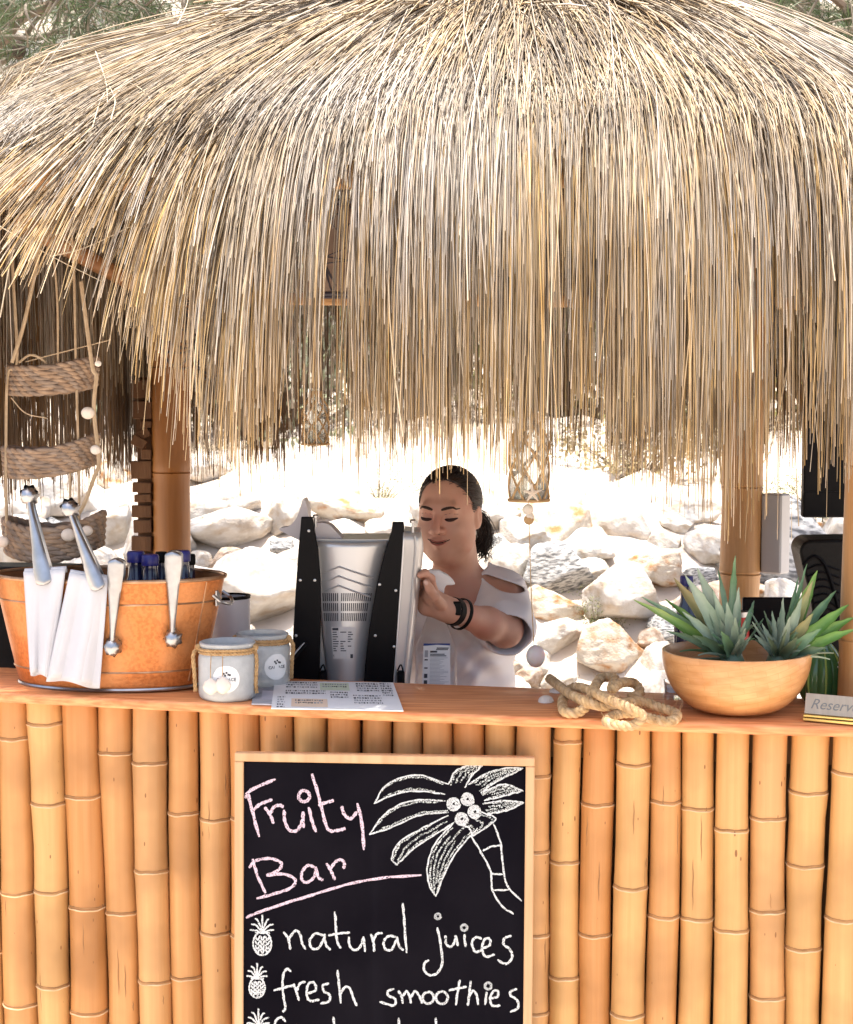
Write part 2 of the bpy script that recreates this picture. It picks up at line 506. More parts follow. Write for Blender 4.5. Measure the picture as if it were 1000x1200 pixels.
# ---- shrubs
m_leaf = [mat('shrub_leaf_grey_green', (0.20, 0.23, 0.13), (0.34, 0.36, 0.26), scale=3, rough=0.6, island=0.45, transl=0.5),
          mat('shrub_leaf_olive', (0.13, 0.16, 0.05), (0.24, 0.25, 0.10), scale=3, rough=0.6, island=0.45, transl=0.5),
          mat('dry_grass_leaf', (0.36, 0.30, 0.16), (0.50, 0.42, 0.26), scale=3, rough=0.8, island=0.3, transl=0.3)]
m_bark = mat('bark_grey_brown', (0.13, 0.09, 0.06), (0.26, 0.20, 0.15), scale=14, stretch=(1, 1, .25), rough=0.95, bump=1.0, bscale=40)
m_twig = mat('twig_pale_bark', (0.12, 0.095, 0.07), (0.25, 0.21, 0.16), scale=10, rough=0.9)
def leaves_mesh(name, P, size, up=0.4, asp=0.45, seed=1, dirs=None):
    r_ = np.random.default_rng(seed); N = len(P)
    d = dirs if dirs is not None else r_.normal(size=(N, 3)) + np.array([0, 0, up])
    d = d / np.linalg.norm(d, axis=1, keepdims=True)
    a = np.cross(d, r_.normal(size=(N, 3))); a /= np.linalg.norm(a, axis=1, keepdims=True) + 1e-9
    s = size * r_.uniform(0.6, 1.3, (N, 1))
    V = np.stack([P, P + d * s * .5 + a * s * asp * .5, P + d * s, P + d * s * .5 - a * s * asp * .5], 1).reshape(-1, 3)
    return npmesh(name, V, np.arange(4 * N).reshape(-1, 4))
def shrub_proto(seed, n, size):
    r_ = np.random.default_rng(seed)
    cl = r_.normal(size=(26, 3)) * np.array([.42, .42, .30]) + np.array([0, 0, .55])
    cl[:, 2] = np.abs(cl[:, 2])
    P = (cl[r_.integers(0, 26, n)] + r_.normal(size=(n, 3)) * 0.12)
    P[:, 2] = np.abs(P[:, 2])
    lm = leaves_mesh('foliage', P, size, seed=seed)
    mb = MB()
    for c in cl:
        mb.tube(crom([(0.05 * c[0], 0.05 * c[1], 0), (c[0] * .5, c[1] * .5, c[2] * .6), tuple(c)], 4), [0.02, .018, .016, .014, .012, .010, .008, .006, .004], 5)
    me = bpy.data.meshes.new('stem'); me.from_pydata(mb.v, [], mb.f); me.materials.append(m_twig)
    return lm, me
protos = [shrub_proto(s, nn, sz) for s, nn, sz in ((1, 1700, .06), (2, 1900, .05), (3, 1900, .065), (4, 2200, .09))]
def put_shrub(x, y, s, hz, k, mi, label, group):
    lm, sm = protos[k]
    key = 'foliage_%d_%d' % (k, mi)
    me = bpy.data.meshes.get(key)
    if me is None:
        me = lm.copy(); me.name = key; me.materials.append(m_leaf[mi])
    e = empty('shrub', (x, y, gnd(x, y) - 0.05), label, 'shrub', group)
    e.rotation_euler = (0, 0, random.uniform(0, 6.28)); e.scale = (s, s, hz)
    for nm, mm in (('foliage', me), ('stem', sm)):
        o = bpy.data.objects.new(nm, mm); col.objects.link(o); o.parent = e
for i in range(28):
    y = random.uniform(8.2, 12.5); x = -5.2 + 10.6 * (i + random.uniform(0, .8)) / 28
    x *= (y - CAMY) / 12
    put_shrub(x, y, random.uniform(.8, 1.5), random.uniform(1.0, 2.3), i % 3, random.choice((0, 0, 0, 1, 2)), '%s %s shrub on top of the bank, %s' % ('near' if y < 8.6 else 'middle' if y < 10 else 'far', 'leafy', 'at the far left' if x < -3 else 'behind the left post' if x < -1.5 else 'behind the juicer' if x < 0 else 'behind the woman' if x < 1.5 else 'behind the right post' if x < 3 else 'at the far right'), 'shrubs on top of the bank')
for px_, py_, s_, mi_, lab in ((700, 735, .16, 1, 'little green tuft growing between the boulders above the rope'), (745, 556, .42, 2, 'dry grassy bush under the straw fringe left of the right post'),
                          (265, 640, .13, 1, 'small green tuft among the rubble behind the copper tub'), (445, 586, .15, 1, 'small tuft beside the rusty boulder above the juicer'), (962, 628, .25, 1, 'yellow green bush seen between the black panel and the black speaker')):
    p = gnd_hit(px_, py_); put_shrub(p.x, p.y, s_, s_, 3 if mi_ == 2 else 1, mi_, lab, None)

# ---- pines
m_needle = [mat('pine_needle_green', (0.035, 0.06, 0.016), (0.085, 0.12, 0.04), scale=2, rough=0.5, island=0.4, transl=0.25),
            mat('pine_needle_dry', (0.20, 0.15, 0.09), (0.30, 0.26, 0.17), scale=2, rough=0.7, island=0.3, transl=0.2)]
def pine_proto(seed, h=7.5, nl=22, needles=34):
    r_ = np.random.default_rng(seed)
    tr = MB(); tp = [(0.10 * math.sin(k * .9 + seed), 0.08 * math.cos(k * .7), h * k / 8) for k in range(9)]
    tr.tube(crom(tp, 3), np.linspace(.15, .03, 25), 9)
    lb = MB(); tips, dirs = [], []
    for i in range(nl):
        z = h * (0.16 + 0.80 * i / nl); a = i * 2.4 + r_.uniform(-.4, .4); L_ = (1 - 0.6 * z / h) * r_.uniform(1.9, 2.9)
        d = np.array([math.cos(a), math.sin(a), r_.uniform(-.05, .25)])
        base = np.array([0.1 * math.sin(z / h * 8 * .9 + seed), 0.08 * math.cos(z / h * 8 * .7), z])
        pts = [base]
        for k in range(5):
            pts.append(pts[-1] + d * L_ / 5 + r_.normal(size=3) * .10 + np.array([0, 0, .05 * k - .09]))
        pp = crom(pts, 3); lb.tube(pp, np.linspace(.04 * (1 - .5 * z / h), .008, len(pp)), 6)
        for q in range(4, len(pp)):
            for _ in range(3):
                dd = d * .5 + r_.normal(size=3) * .7; dd /= np.linalg.norm(dd)
                l2 = r_.uniform(.25, .75)
                tw = [pp[q], pp[q] + dd * l2 * .5 + r_.normal(size=3) * .05, pp[q] + dd * l2 + np.array([0, 0, -.06]) + r_.normal(size=3) * .06]
                tw = crom(tw, 3); lb.tube(tw, np.linspace(.009, .003, len(tw)), 4, cap=False)
                for m_ in range(2, len(tw)):
                    for _ in range(1 if m_ < 5 else 2):
                        tips.append(tw[m_]); dirs.append(tw[m_] - tw[m_ - 1])
    tips = np.array(tips); dirs = np.array(dirs); dirs /= np.linalg.norm(dirs, axis=1, keepdims=True) + 1e-9
    n = needles // 3
    P = np.repeat(tips, n, 0) + r_.normal(size=(len(tips) * n, 3)) * .015
    Dn = np.repeat(dirs, n, 0) * .9 + r_.normal(size=P.shape) * .65
    cm = leaves_mesh('crown', P, 0.11, seed=seed, asp=0.045, dirs=Dn)
    a_ = bpy.data.meshes.new('trunk'); a_.from_pydata(tr.v, [], tr.f); a_.materials.append(m_bark)
    b_ = bpy.data.meshes.new('limb'); b_.from_pydata(lb.v, [], lb.f); b_.materials.append(m_twig)
    for q in (a_, b_): q.polygons.foreach_set('use_smooth', np.ones(len(q.polygons), dtype=bool))
    cm.materials.append(m_needle[0])
    return a_, b_, cm
pines = [pine_proto(5), pine_proto(9)]
def put_pine(x, y, s, k, label, group=None, rz=None):
    e = empty('pine_tree', (x, y, gnd(x, y) - .1), label, 'tree', group)
    e.rotation_euler = (0, 0, rz if rz is not None else random.uniform(0, 6.28)); e.scale = (s, s, s)
    for nm, mm in zip(('trunk', 'limb', 'crown'), pines[k]):
        o = bpy.data.objects.new(nm, mm); col.objects.link(o); o.parent = e
for i in range(14):
    y = random.uniform(13, 32); x = (-0.36 + 0.72 * ((i * 0.618) % 1.0)) * (y - CAMY)
    put_pine(x, y, random.uniform(.75, 1.2), i % 2, 'pine tree %s on the hillside, %s' % ('low' if y < 15 else 'halfway up' if y < 22 else 'high', 'left of the roof' if x < -.2 * (y - CAMY) else 'behind the roof\'s left half' if x < 0 else 'behind the roof\'s right half' if x < .2 * (y - CAMY) else 'right of the roof'), 'pines on the hillside')

# two pines whose limbs reach into the upper corners of the view
m_cone = mat('pine_cone', (0.05, .035, .025), (0.10, .07, .045), scale=60, rough=.9, bump=1, bscale=80)
def near_pine(trunk_px, Y, limbs, cones, label, seed, box):
    r_ = np.random.default_rng(seed); base = R(trunk_px, 600, Y); g0 = gnd(base.x, Y)
    e = empty('pine_tree', (base.x, Y, g0), label, 'tree')
    MB().tube(crom([(base.x, Y, g0 - .1), (base.x + .05, Y, g0 + 1.6), (base.x - .04, Y + .05, g0 + 3.2), (base.x + .06, Y, g0 + 5.2)], 5), np.linspace(.13, .03, 16), 10).build('trunk', m_bark, e)
    tips, dirs = [], []
    for pts, r0, r1 in limbs:
        P = [Vector((base.x, Y, R(trunk_px, pts[0][1], Y).z))] if pts[0][0] == 'T' else []
        P += [R(x, y, Y + dy) for x, y, dy in (pts[1:] if pts[0][0] == 'T' else pts)]
        pp = crom([p + Vector(r_.normal(size=3) * .012) for p in P], 6)
        MB().tube(pp, np.linspace(r0, r1, len(pp)), 7).build('limb', m_bark if r0 > .02 else m_twig, e)
    tw = MB()
    x0, x1, y0, y1 = box
    for k in range(230):
        x, y = r_.uniform(x0, x1), r_.uniform(y0, y1); yy = Y + r_.uniform(-.5, .8)
        p = np.array(R(x, y, yy)); d = r_.normal(size=3); d[1] *= .4; d[2] -= .4; d /= np.linalg.norm(d)
        l_ = r_.uniform(.15, .5); q = [p]
        for j in range(4):
            d = d + r_.normal(size=3) * .35; d /= np.linalg.norm(d); q.append(q[-1] + d * l_ / 4)
        q = crom(q, 2); tw.tube(q, np.linspace(r_.uniform(.0025, .006), .0016, len(q)), 5, cap=False)
        if r_.random() < .75:
            for j in range(3, len(q)):
                tips.append(q[j]); dirs.append(q[j] - q[j - 1])
    tag(tw.build('twigs', m_twig, e), kind='stuff')
    tips = np.array(tips); dirs = np.array(dirs); dirs /= np.linalg.norm(dirs, axis=1, keepdims=True) + 1e-9
    P = np.repeat(tips, 14, 0); Dn = np.repeat(dirs, 14, 0) * .8 + r_.normal(size=P.shape) * .55
    cm = leaves_mesh('crown', P, 0.085, seed=seed, asp=0.035, dirs=Dn); tag(link('crown', cm, m_needle[0], e), kind='stuff')
    for x, y, dy in cones:
        MB().lathe([(.001, -.04), (.018, -.03), (.026, -.005), (.022, .015), (.008, .032), (.001, .036)], R(x, y, Y + dy), 14, ripple=lambda th, z: 1 + .12 * math.sin(th * 6 + z * 300)).build('cone', m_cone, e)
near_pine(-210, 3.2, [([('T', 160), (-60, 84, 0), (0, 47, 0), (30, 22, .05), (66, -4, .1), (120, -50, .1)], .035, .012), ([('T', 200), (-40, 90, .1), (15, 66, .1), (45, 30, .1), (75, 2, .1)], .018, .006), ([('T', 90), (-20, 40, -.1), (40, 52, -.1), (90, 30, -.1), (150, 36, 0), (200, 12, 0)], .012, .003), ([('T', 60), (20, 5, .2), (110, 16, .2), (170, 50, .2)], .010, .003)],
          [(22, 58, -.1)], 'pine with crooked bare limbs reaching over the roof\'s upper left corner', 51, (-60, 230, -60, 100))
near_pine(1210, 3.2, [([('T', 120), (1060, 60, 0), (960, -20, 0), (905, -30, 0), (900, 22, -.1)], .022, .012), ([('T', -40), (930, -40, .1), (860, 2, .1), (825, 20, .1), (798, 33, .1)], .020, .012), ([('T', 80), (1030, 40, 0), (970, 36, 0), (935, 10, 0), (900, -20, 0)], .014, .006), ([('T', 150), (1010, 80, .1), (940, 60, .1), (880, 40, .1), (820, 10, .1)], .010, .003), ([(785, -10, .1), (787, 20, .1), (789, 40, .1)], .006, .003), ([(960, -10, -.1), (940, 40, -.1), (925, 90, -.1)], .006, .002)],
          [(952, 44, -.2), (958, 47, -.2), (976, 52, -.1), (995, 15, -.1), (900, 10, -.3)], 'pine with cones and twigs reaching over the roof\'s upper right corner', 52, (770, 1060, -60, 110))

# ================================================================== THE HUT: posts, poles, reed lining, straw thatch
m_post = mat('brown_bamboo_post', (0.25, 0.095, 0.02), (0.33, 0.14, 0.038), scale=9, stretch=(3, 3, .2), rough=0.45, bump=0.25, bscale=40, spots=(30, .10, (0.15, .07, .03), (1, 1, .5)))
m_post2 = mat('tan_bamboo_post', (0.36, 0.18, 0.065), (0.47, 0.26, 0.11), scale=9, stretch=(5, 5, .2), rough=0.45, bump=0.25, bscale=40, spots=(30, .12, (0.18, .08, .03), (1, 1, .5)))
m_beam = mat('roof_pole_wood', (0.36, 0.18, 0.07), (0.50, 0.28, 0.12), scale=9, rough=0.6, bump=0.3, bscale=40)
m_line = mat('reed_lining', (0.15, 0.09, 0.045), (0.26, 0.17, 0.09), scale=30, stretch=(3, 3, .3), rough=0.9, bump=1.0, bscale=90)
m_straw = mat('thatch_straw', (0.48, 0.38, 0.26), (0.32, 0.245, 0.165), scale=5, rough=0.8, spec=.2, island=0.45, transl=0.06, c3=(0.48, 0.43, 0.375), s3=1.6)
m_straw2 = mat('hanging_straw', (0.55, 0.405, 0.235), (0.36, 0.245, 0.13), scale=5, rough=0.8, spec=.2, island=0.45, transl=0.08)
m_straw3 = mat('shaded_straw', (0.22, 0.125, 0.05), (0.13, 0.07, 0.028), scale=5, rough=0.6, island=0.40, transl=0.06)  # unbleached inner straw, darkened further to suggest the shaded roof interior
m_loose = mat('loose_pale_straw', (0.66, 0.55, 0.38), (0.50, 0.38, 0.22), scale=8, rough=0.5, island=0.3, transl=0.1)

hut = empty('thatched_hut', H(0, .65, 0), 'straw thatched bar hut on brown bamboo posts with long hanging fringe', 'hut')
def bamboo_post(top, bot, r, rings, mt=None, par=hut, name='post'):
    top, bot = Vector(top), Vector(bot); L_ = (top - bot).length; t = (top - bot).normalized(); a, b, _ = basis(t)
    prof = [(r * 1.02, 0)]
    for z in sorted(rings):
        prof += [(r * 0.985, z - .045), (r * 1.0, z - .012), (r * 1.045, z - .003), (r * 0.975, z + .001), (r * 1.03, z + .006), (r, z + .03)]
    prof += [(r * .98, L_)]
    prof = [p for p in prof if 0 <= p[1] <= L_]
    return MB().lathe(prof, bot, 28, axis=(a, b, t)).build(name, mt or m_post, par)
pl = R(200, 500, 1.42); pr = R(869, 600, 1.20); POST_R = pr
for pt, lean, w, zs in ((pl, 0.0, .055, (445 - 430, 445 - 553, -330)), (pr, 0.015, .056, (445 - 300, 445 - 570, 445 - 672))):
    D = pt.y - CAMY
    rings = [CAMZ + z * D / FPX for z in zs]
    bamboo_post((pt.x + lean, pt.y, 2.3), (pt.x - lean * 1.5, pt.y, 0), w, [z for z in rings if z > 0.1] + [0.4], m_post if lean == 0 else m_post2)
pf = R(1010, 650, .03)
bamboo_post((pf.x + .02, pf.y, 2.3), (pf.x - .02, pf.y, 0), .045, [0.5, 1.0, 1.25, 1.62, 2.0], m_post2)
pfl = H(-.99, .10, 0)
pfl = H(-1.10, .10, 0)
bamboo_post((pfl.x, pfl.y, 2.3), (pfl.x, pfl.y, 0), .05, [0.5, 1.0, 1.4, 1.8])
APU, APV, ZA = 0.05, 0.65, 2.685
UL, UR, VF, VB = -1.04, 1.13, -0.17, 1.55
def zeave(u, v):
    return 2.25 + 0.13 * sstep(-.15, .5, v) * (1 - sstep(.4, 1.0, u)) + .08 * sstep(.2, -1.0, u) * sstep(-.15, .4, v) - .05 * sstep(.4, 1.0, u) * sstep(-.15, .4, v)
# roof poles
def pole(a, b, r, name='roof_pole'):
    a, b = Vector(a), Vector(b)
    return MB().tube([a, a.lerp(b, .25), a.lerp(b, .5), a.lerp(b, .75), b], [r, r * 1.03, r * .97, r * 1.02, r], 12).build(name, m_beam, hut)
back_z = CAMZ + 85 / FPX * 5.0
pole(H(-.95, 1.27, back_z + .03), H(1.05, 1.27, back_z), .017)
pole(H(-1.0, .06, 2.24), H(1.12, .06, 2.22), .03)
MB().tube([R(28, 262, .22), R(108, 306, .83), R(188, 350, 1.45)], .022, 12).build('roof_pole', m_post, hut)  # darker post colour stands in for the shading on this side pole
pole(H(1.02, .0, 2.24), H(1.06, 1.4, 2.24), .03)
pole(H(-1.0, 1.3, 2.28), H(1.1, 1.3, 2.28), .03)
for (u, v) in ((-.98, -.08), (1.12, -.08), (-.98, 1.42), (1.12, 1.42), (-.3, -.1), (.55, -.1), (-1.0, .65), (1.14, .65), (-.2, 1.45), (.6, 1.45)):
    pole(H(APU, APV, ZA - .1), H(u, v, zeave(u, v) - .03), .022, 'rafter')

# eave outline: rounded rectangle, parameter w in [0, 4): front, right, back, left
def eave(w):
    s = np.asarray(w) % 4.0
    k = np.floor(s).astype(int); f = s - k
    u = np.select([k == 0, k == 1, k == 2, k == 3], [UL + (UR - UL) * f, UR + 0 * f, UR - (UR - UL) * f, UL + 0 * f])
    v = np.select([k == 0, k == 1, k == 2, k == 3], [VF + 0 * f, VF + (VB - VF) * f, VB + 0 * f, VB - (VB - VF) * f])
    cu, cv = (UL + UR) / 2, (VF + VB) / 2
    q = ((np.abs(u - cu) / ((UR - UL) / 2)) ** 7 + (np.abs(v - cv) / ((VB - VF) / 2)) ** 7) ** (-1 / 7.0)
    return cu + (u - cu) * q, cv + (v - cv) * q
def prof_z(rho, ze):                   # roof surface, slightly domed
    return ZA - (ZA - ze) * (0.62 * rho + 0.38 * rho ** 2.2)
lin = MB()
NW, NR = 96, 8
vv = []
for i in range(NW):
    u, v = eave(4.0 * i / NW); u, v = float(u), float(v)
    for j in range(NR + 1):
        rho = 0.93 * j / NR
        vv.append(H(APU + (u - APU) * rho, APV + (v - APV) * rho, prof_z(rho, zeave(u, v)) - .035))
lin.add(vv, [(i * (NR + 1) + j, ((i + 1) % NW) * (NR + 1) + j, ((i + 1) % NW) * (NR + 1) + j + 1, i * (NR + 1) + j + 1) for i in range(NW) for j in range(NR)])
tag(lin.build('reed_lining', m_line, hut), 'dark reed mat under the straw')

# where the straw ends, read along the front (photo x -> photo y of the fringe's edge)
FX = np.array([-120, 0, 60, 130, 200, 250, 285, 330, 430, 600, 760, 845, 893, 905, 935, 950, 1000, 1150])
FY = np.array([265, 272, 300, 365, 395, 440, 545, 540, 535, 550, 540, 585, 595, 450, 470, 545, 530, 520])
def front_end(u):
    X = u * CA + VF * SA; Y = -u * SA + VF * CA
    px = 500 + X / (Y - CAMY) * FPX
    y = np.interp(px, FX, FY)
    return CAMZ - (y - 445) / FPX * (Y - CAMY)

def thatch(name, w0, w1, n, material, courses, zend, K=10, clump=220, rr=(.0009, .0021), spread=1.0, layer=0.05, seed=3, hang=True, stiff=None):
    r_ = np.random.default_rng(seed)
    cw = r_.uniform(w0, w1, clump); clen = np.clip(r_.normal(-.012, .09, clump), -.065, .24); cdir = r_.normal(0, .085, clump); clay = r_.uniform(0, 1, clump) ** 1.3
    cwt = r_.lognormal(0, .55, clump); ci = r_.choice(clump, n, p=cwt / cwt.sum())
    loose = r_.random(n) < .12
    w = np.where(loose, r_.uniform(w0, w1, n), cw[ci] + r_.normal(0, .0080 * spread, n))
    ue, ve = eave(w)
    # a parting in the front fringe through which the lamp shows
    if w0 < .5 < w1 and abs(w1 - w0) > .5:
        du = ue + .20
        hit = (np.abs(du) < .055) & (r_.random(n) < .93) & (ve < 0)
        ue = np.where(hit, ue + np.sign(du) * (.07 - np.abs(du)) * 1.0 + r_.normal(0, .01, n), ue)
    ze = np.array([zeave(a, b) for a, b in zip(ue, ve)])
    rho0 = np.asarray(courses)[r_.integers(0, len(courses), n)] + r_.uniform(-.10, .10, n)
    rho0 = np.clip(rho0, 0.02, .97)
    a0 = np.clip(.22 * ue + .10, -.15, .36) + r_.normal(0, .06, n); b0 = APV + r_.normal(0, .05, n)
    p_u = a0 + (ue - a0) * rho0; p_v = b0 + (ve - b0) * rho0
    off = layer * np.clip(.15 + .85 * (0.6 * clay[ci] + .4 * r_.random(n)), 0, 1)
    p_z = prof_z(rho0, ze) + off
    hz = np.hypot(ue - a0, ve - b0) + 1e-6
    du_, dv_ = (ue - a0) / hz, (ve - b0) / hz
    jd = cdir[ci] + r_.normal(0, .035, n)
    du_, dv_ = du_ - dv_ * jd, dv_ + du_ * jd
    slope0 = (prof_z(np.minimum(rho0 + .05, 1), ze) - prof_z(rho0, ze)) / (.05 * hz)
    d = np.stack([du_, dv_, slope0 + r_.normal(0, .03, n)], 1); d /= np.linalg.norm(d, axis=1, keepdims=True)
    zl = zend(ue, ve) + clen[ci] + r_.normal(0, .03, n) + np.where(r_.random(n) < .5, r_.uniform(0, 1, n) ** 1.5 * .34, 0)
    L_ = (1 - rho0) * hz * 1.09 + np.maximum(ze - zl, .03)
    P = np.zeros((n, K, 3)); pos = np.stack([p_u, p_v, p_z], 1)
    st = np.ones(n) if stiff is None else stiff(ue, ve)
    wob = r_.normal(0, 1, (n, 2)); droop = r_.uniform(.75, 1.3, n) * st
    sub = 3
    for k in range(K):
        P[:, k] = pos
        for _ in range(sub):
            ds = (L_ / (K - 1) / sub)[:, None]
            pos = pos + d * ds
            rho = np.hypot(pos[:, 0] - a0, pos[:, 1] - b0) / hz
            out = rho > .955
            over = np.clip((rho - .90) / .08, 0, 1)
            d[:, 2] -= (0.5 * (1 - over) + 9.5 * over * droop) * ds[:, 0]
            d[:, :2] += wob * ds * (.16 + .28 * np.sin(k * .9 + wob[:, :1] * 4))
            sz = prof_z(np.minimum(rho, 1.0), ze) + off
            low = (~out) & (pos[:, 2] < sz)
            pos[low, 2] = sz[low]
            d /= np.linalg.norm(d, axis=1, keepdims=True)
    W = np.stack([P[..., 0] * CA + P[..., 1] * SA, -P[..., 0] * SA + P[..., 1] * CA, P[..., 2]], -1)
    if name.startswith('front'):          # the parting in front of the lamp
        zc = (W[..., 1] - CAMY) * math.cos(PITCH) - (W[..., 2] - CAMZ) * math.sin(PITCH)
        qx = 500 + FPX * W[..., 0] / zc; qy = 600 - FPX * ((W[..., 1] - CAMY) * math.sin(PITCH) + (W[..., 2] - CAMZ) * math.cos(PITCH)) / zc
        hit = ((np.abs(qx - 397 + (qy - 290) * .12) < 12) & (qy > 238) & (qy < 355)).any(1); hit2 = ((np.abs(qx - 386) < 26) & (qy >= 372) & (qy < 520)).any(1)
        hit3 = ((np.abs(qx - 922) < 20) & (qy > 400)).any(1)
        keep = ~((hit & (r_.random(n) < .93)) | (hit2 & (r_.random(n) < .35)) | (hit3 & (r_.random(n) < .7)))
        W = W[keep]; n = len(W)
    rad_ = r_.uniform(rr[0], rr[1], n)[:, None] * np.linspace(1.0, .55, K)[None]
    o = strands(name, W, rad_, material, hut)
    tag(o, kind='stuff')
    return o, W
zb = lambda u, v: 1.59 + 0 * u
fe = lambda u, v: front_end(u)
stf = lambda u, v: np.interp(u, [-1.2, -.75, -.30, .1], [.03, .07, .55, 1])
_, Wf = thatch('front_fringe_straw', -.03, 1.03, 5000, m_straw2, (.55, .72, .85), fe, K=11, clump=105, seed=3, stiff=stf)
tag(_, 'long straw fringe hanging over the front of the bar')
_, _w = thatch('front_top_straw', -.05, 1.05, 9000, m_straw, (.05, .2, .35, .5, .62), lambda u, v: front_end(u) + rng.uniform(0.05, .62, len(u)), K=12, clump=330, layer=.085, rr=(.0010, .0023), seed=5, stiff=stf)
tag(_, 'weathered pale straw covering the roof front')
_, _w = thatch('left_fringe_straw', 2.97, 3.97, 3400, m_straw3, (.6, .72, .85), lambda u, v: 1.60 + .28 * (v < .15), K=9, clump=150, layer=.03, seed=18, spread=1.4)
_, _w = thatch('left_straw', 2.97, 4.03, 2600, m_straw, (.05, .2, .4, .6), lambda u, v: 1.80 + .28 * (v < .15), K=10, clump=120, layer=.085, seed=8, spread=1.6)
_, _w = thatch('right_straw', .97, 2.03, 2400, m_straw, (.05, .2, .4, .6, .8), lambda u, v: 1.60 + 0 * u, K=10, clump=120, layer=.05, seed=9, spread=1.6)
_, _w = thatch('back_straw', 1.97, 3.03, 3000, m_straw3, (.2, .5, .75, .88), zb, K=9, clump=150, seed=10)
# the shaggy cap of the roof
r_ = np.random.default_rng(21)
n = 900
w = r_.uniform(0, 4, n); ue, ve = eave(w); tt = np.linspace(0, 1, 8)[None, :, None]
a = np.stack([APU + .12 * (ue - APU) + r_.normal(0, .03, n), APV + .12 * (ve - APV) + r_.normal(0, .02, n), ZA + r_.uniform(.0, .08, n)], 1)[:, None]
e = np.stack([ue, ve, np.full(n, 2.3)], 1)[:, None]
dd = e - a
P = a + dd * tt * r_.uniform(.25, .6, n)[:, None, None]
rho = np.linalg.norm(P[..., :2] - a[..., :2], axis=2) / np.linalg.norm(dd[..., :2], axis=2)
P[..., 2] = prof_z(rho, 2.36) + .03 + r_.uniform(0, .045, n)[:, None] + .02 * np.sin(tt[..., 0] * 5 + r_.uniform(0, 6, n)[:, None])
W = np.stack([P[..., 0] * CA + P[..., 1] * SA, -P[..., 0] * SA + P[..., 1] * CA, P[..., 2]], -1)
tag(strands('cap_straw', W, r_.uniform(.0014, .003, n)[:, None], m_straw, hut), kind='stuff')
# single loose stems that stick out of the thatch
sel = np.random.default_rng(4).choice(len(Wf), 46, replace=False)
loose_px = [((112, 60), (124, 95), (126, 122)), ((128, 118), (150, 98), (170, 108), (178, 120)), ((108, 150), (122, 110), (150, 92), (165, 98)),
            ((130, 140), (135, 118), (128, 100)), ((208, 28), (218, 8), (222, -8)), ((0, 265), (60, 300), (120, 330)), ((0, 372), (14, 300), (30, 262)),
            ((236, 420), (232, 480), (250, 560)), ((222, 330), (228, 430), (236, 520)), ((68, 272), (90, 300), (75, 350)), ((60, 300), (100, 290), (160, 262)),
            ((858, 85), (915, 90), (960, 97)), ((905, 400), (893, 440), (882, 480)), ((940, 300), (950, 420), (962, 560)), ((925, 420), (905, 520), (893, 545))]
for q in loose_px:
    pts = [R(x, y, (-.15 + .5 * max(0, (140 - y)) / 140)) for x, y in q]
    pp = np.array(crom(pts, 5)); rr_ = random.uniform(.0011, .0018)
    strands('straw', pp[None], np.linspace(rr_, rr_ * .6, len(pp))[None], m_loose, hut, 5)
for i in sel:
    if Wf[i][-1][2] < 1.645: continue
    pp = Wf[i] + np.array([0, -.02, 0]) + np.linspace(0, 1, Wf.shape[1])[:, None] ** 2 * np.random.default_rng(i).normal(0, .03, 3)
    strands('straw', pp[None], np.full((1, len(pp)), random.uniform(.0013, .0021)), m_loose, hut, 5)

# ================================================================== THE BAR COUNTER
bar = empty('bar_counter', H(0, .1, 0), 'bar counter faced with upright bamboo poles under an orange wooden top', 'bar counter')
m_top = mat('counter_top_wood', (0.80, 0.345, 0.14), (0.56, 0.185, 0.06), scale=7, stretch=(1.0, 16, 16), rough=0.45, lo=.36, hi=.64, bump=0.2, bscale=18, bstretch=(1.5, 14, 14), coat=0.15, spots=(22, .06, (0.26, .09, .04)))
NU = 40
tp = MB(); vv = []
for i in range(NU + 1):
    u = -1.15 + 2.4 * i / NU
    lip = -.035 - .034 * (1 - (u / .95) ** 2) if abs(u) < .95 else -.035
    lip += .002 * math.sin(u * 9) + .0015 * math.sin(u * 23)
    z = ctz(u)
    for (v, zz) in ((.270, z - .022), (.270, z), (lip + .006, z), (lip + .001, z - .003), (lip, z - .007), (lip + .0005, z - .016), (lip + .004, z - .022)):
        vv.append(H(u, v, zz))
F = [(i * 7 + j, i * 7 + (j + 1) % 7, (i + 1) * 7 + (j + 1) % 7, (i + 1) * 7 + j) for i in range(NU) for j in range(7)]
F += [tuple(range(7))[::-1], tuple(range(NU * 7, NU * 7 + 7))]
tp.add(vv, F); tp.build('counter_top', m_top, bar, angle=50)
# the lower shelf behind it
MB().box(H(.05, .545, .978), (2.3, .51, .024), (Vector((CA, -SA, 0)), Vector((SA, CA, 0)), Vector((0, 0, 1))), .003).build('work_shelf', m_top, bar)
for u in (-1.0, 0.0, 1.1):
    MB().box(H(u, .74, .483), (.05, .05, .964), None, .004).build('shelf_leg', m_beam, bar)
MB().box(H(.05, .11, 1.02), (2.3, .03, .06), (Vector((CA, -SA, 0)), Vector((SA, CA, 0)), Vector((0, 0, 1)))).build('rail', m_beam, bar)
MB().box(H(.05, .16, .55), (2.3, .01, 1.06), (Vector((CA, -SA, 0)), Vector((SA, CA, 0)), Vector((0, 0, 1)))).build('gap_backing', m_line, bar)  # unseen dark panel, added so the gaps between the poles stay dark
MB().box(H(.05, .11, .35), (2.3, .03, .06), (Vector((CA, -SA, 0)), Vector((SA, CA, 0)), Vector((0, 0, 1)))).build('rail', m_beam, bar)
def bam(i, a, b):
    return mat('bamboo_%d' % i, a, b, scale=7, stretch=(13, 13, .3), rough=0.5, bump=0.22, bscale=60, spots=(34, .24, (0.24, .10, .03), (1.6, 1.6, .55)), c3=tuple(x * .74 for x in a), s3=5.0, coat=0.08, lo=.3, hi=.7)
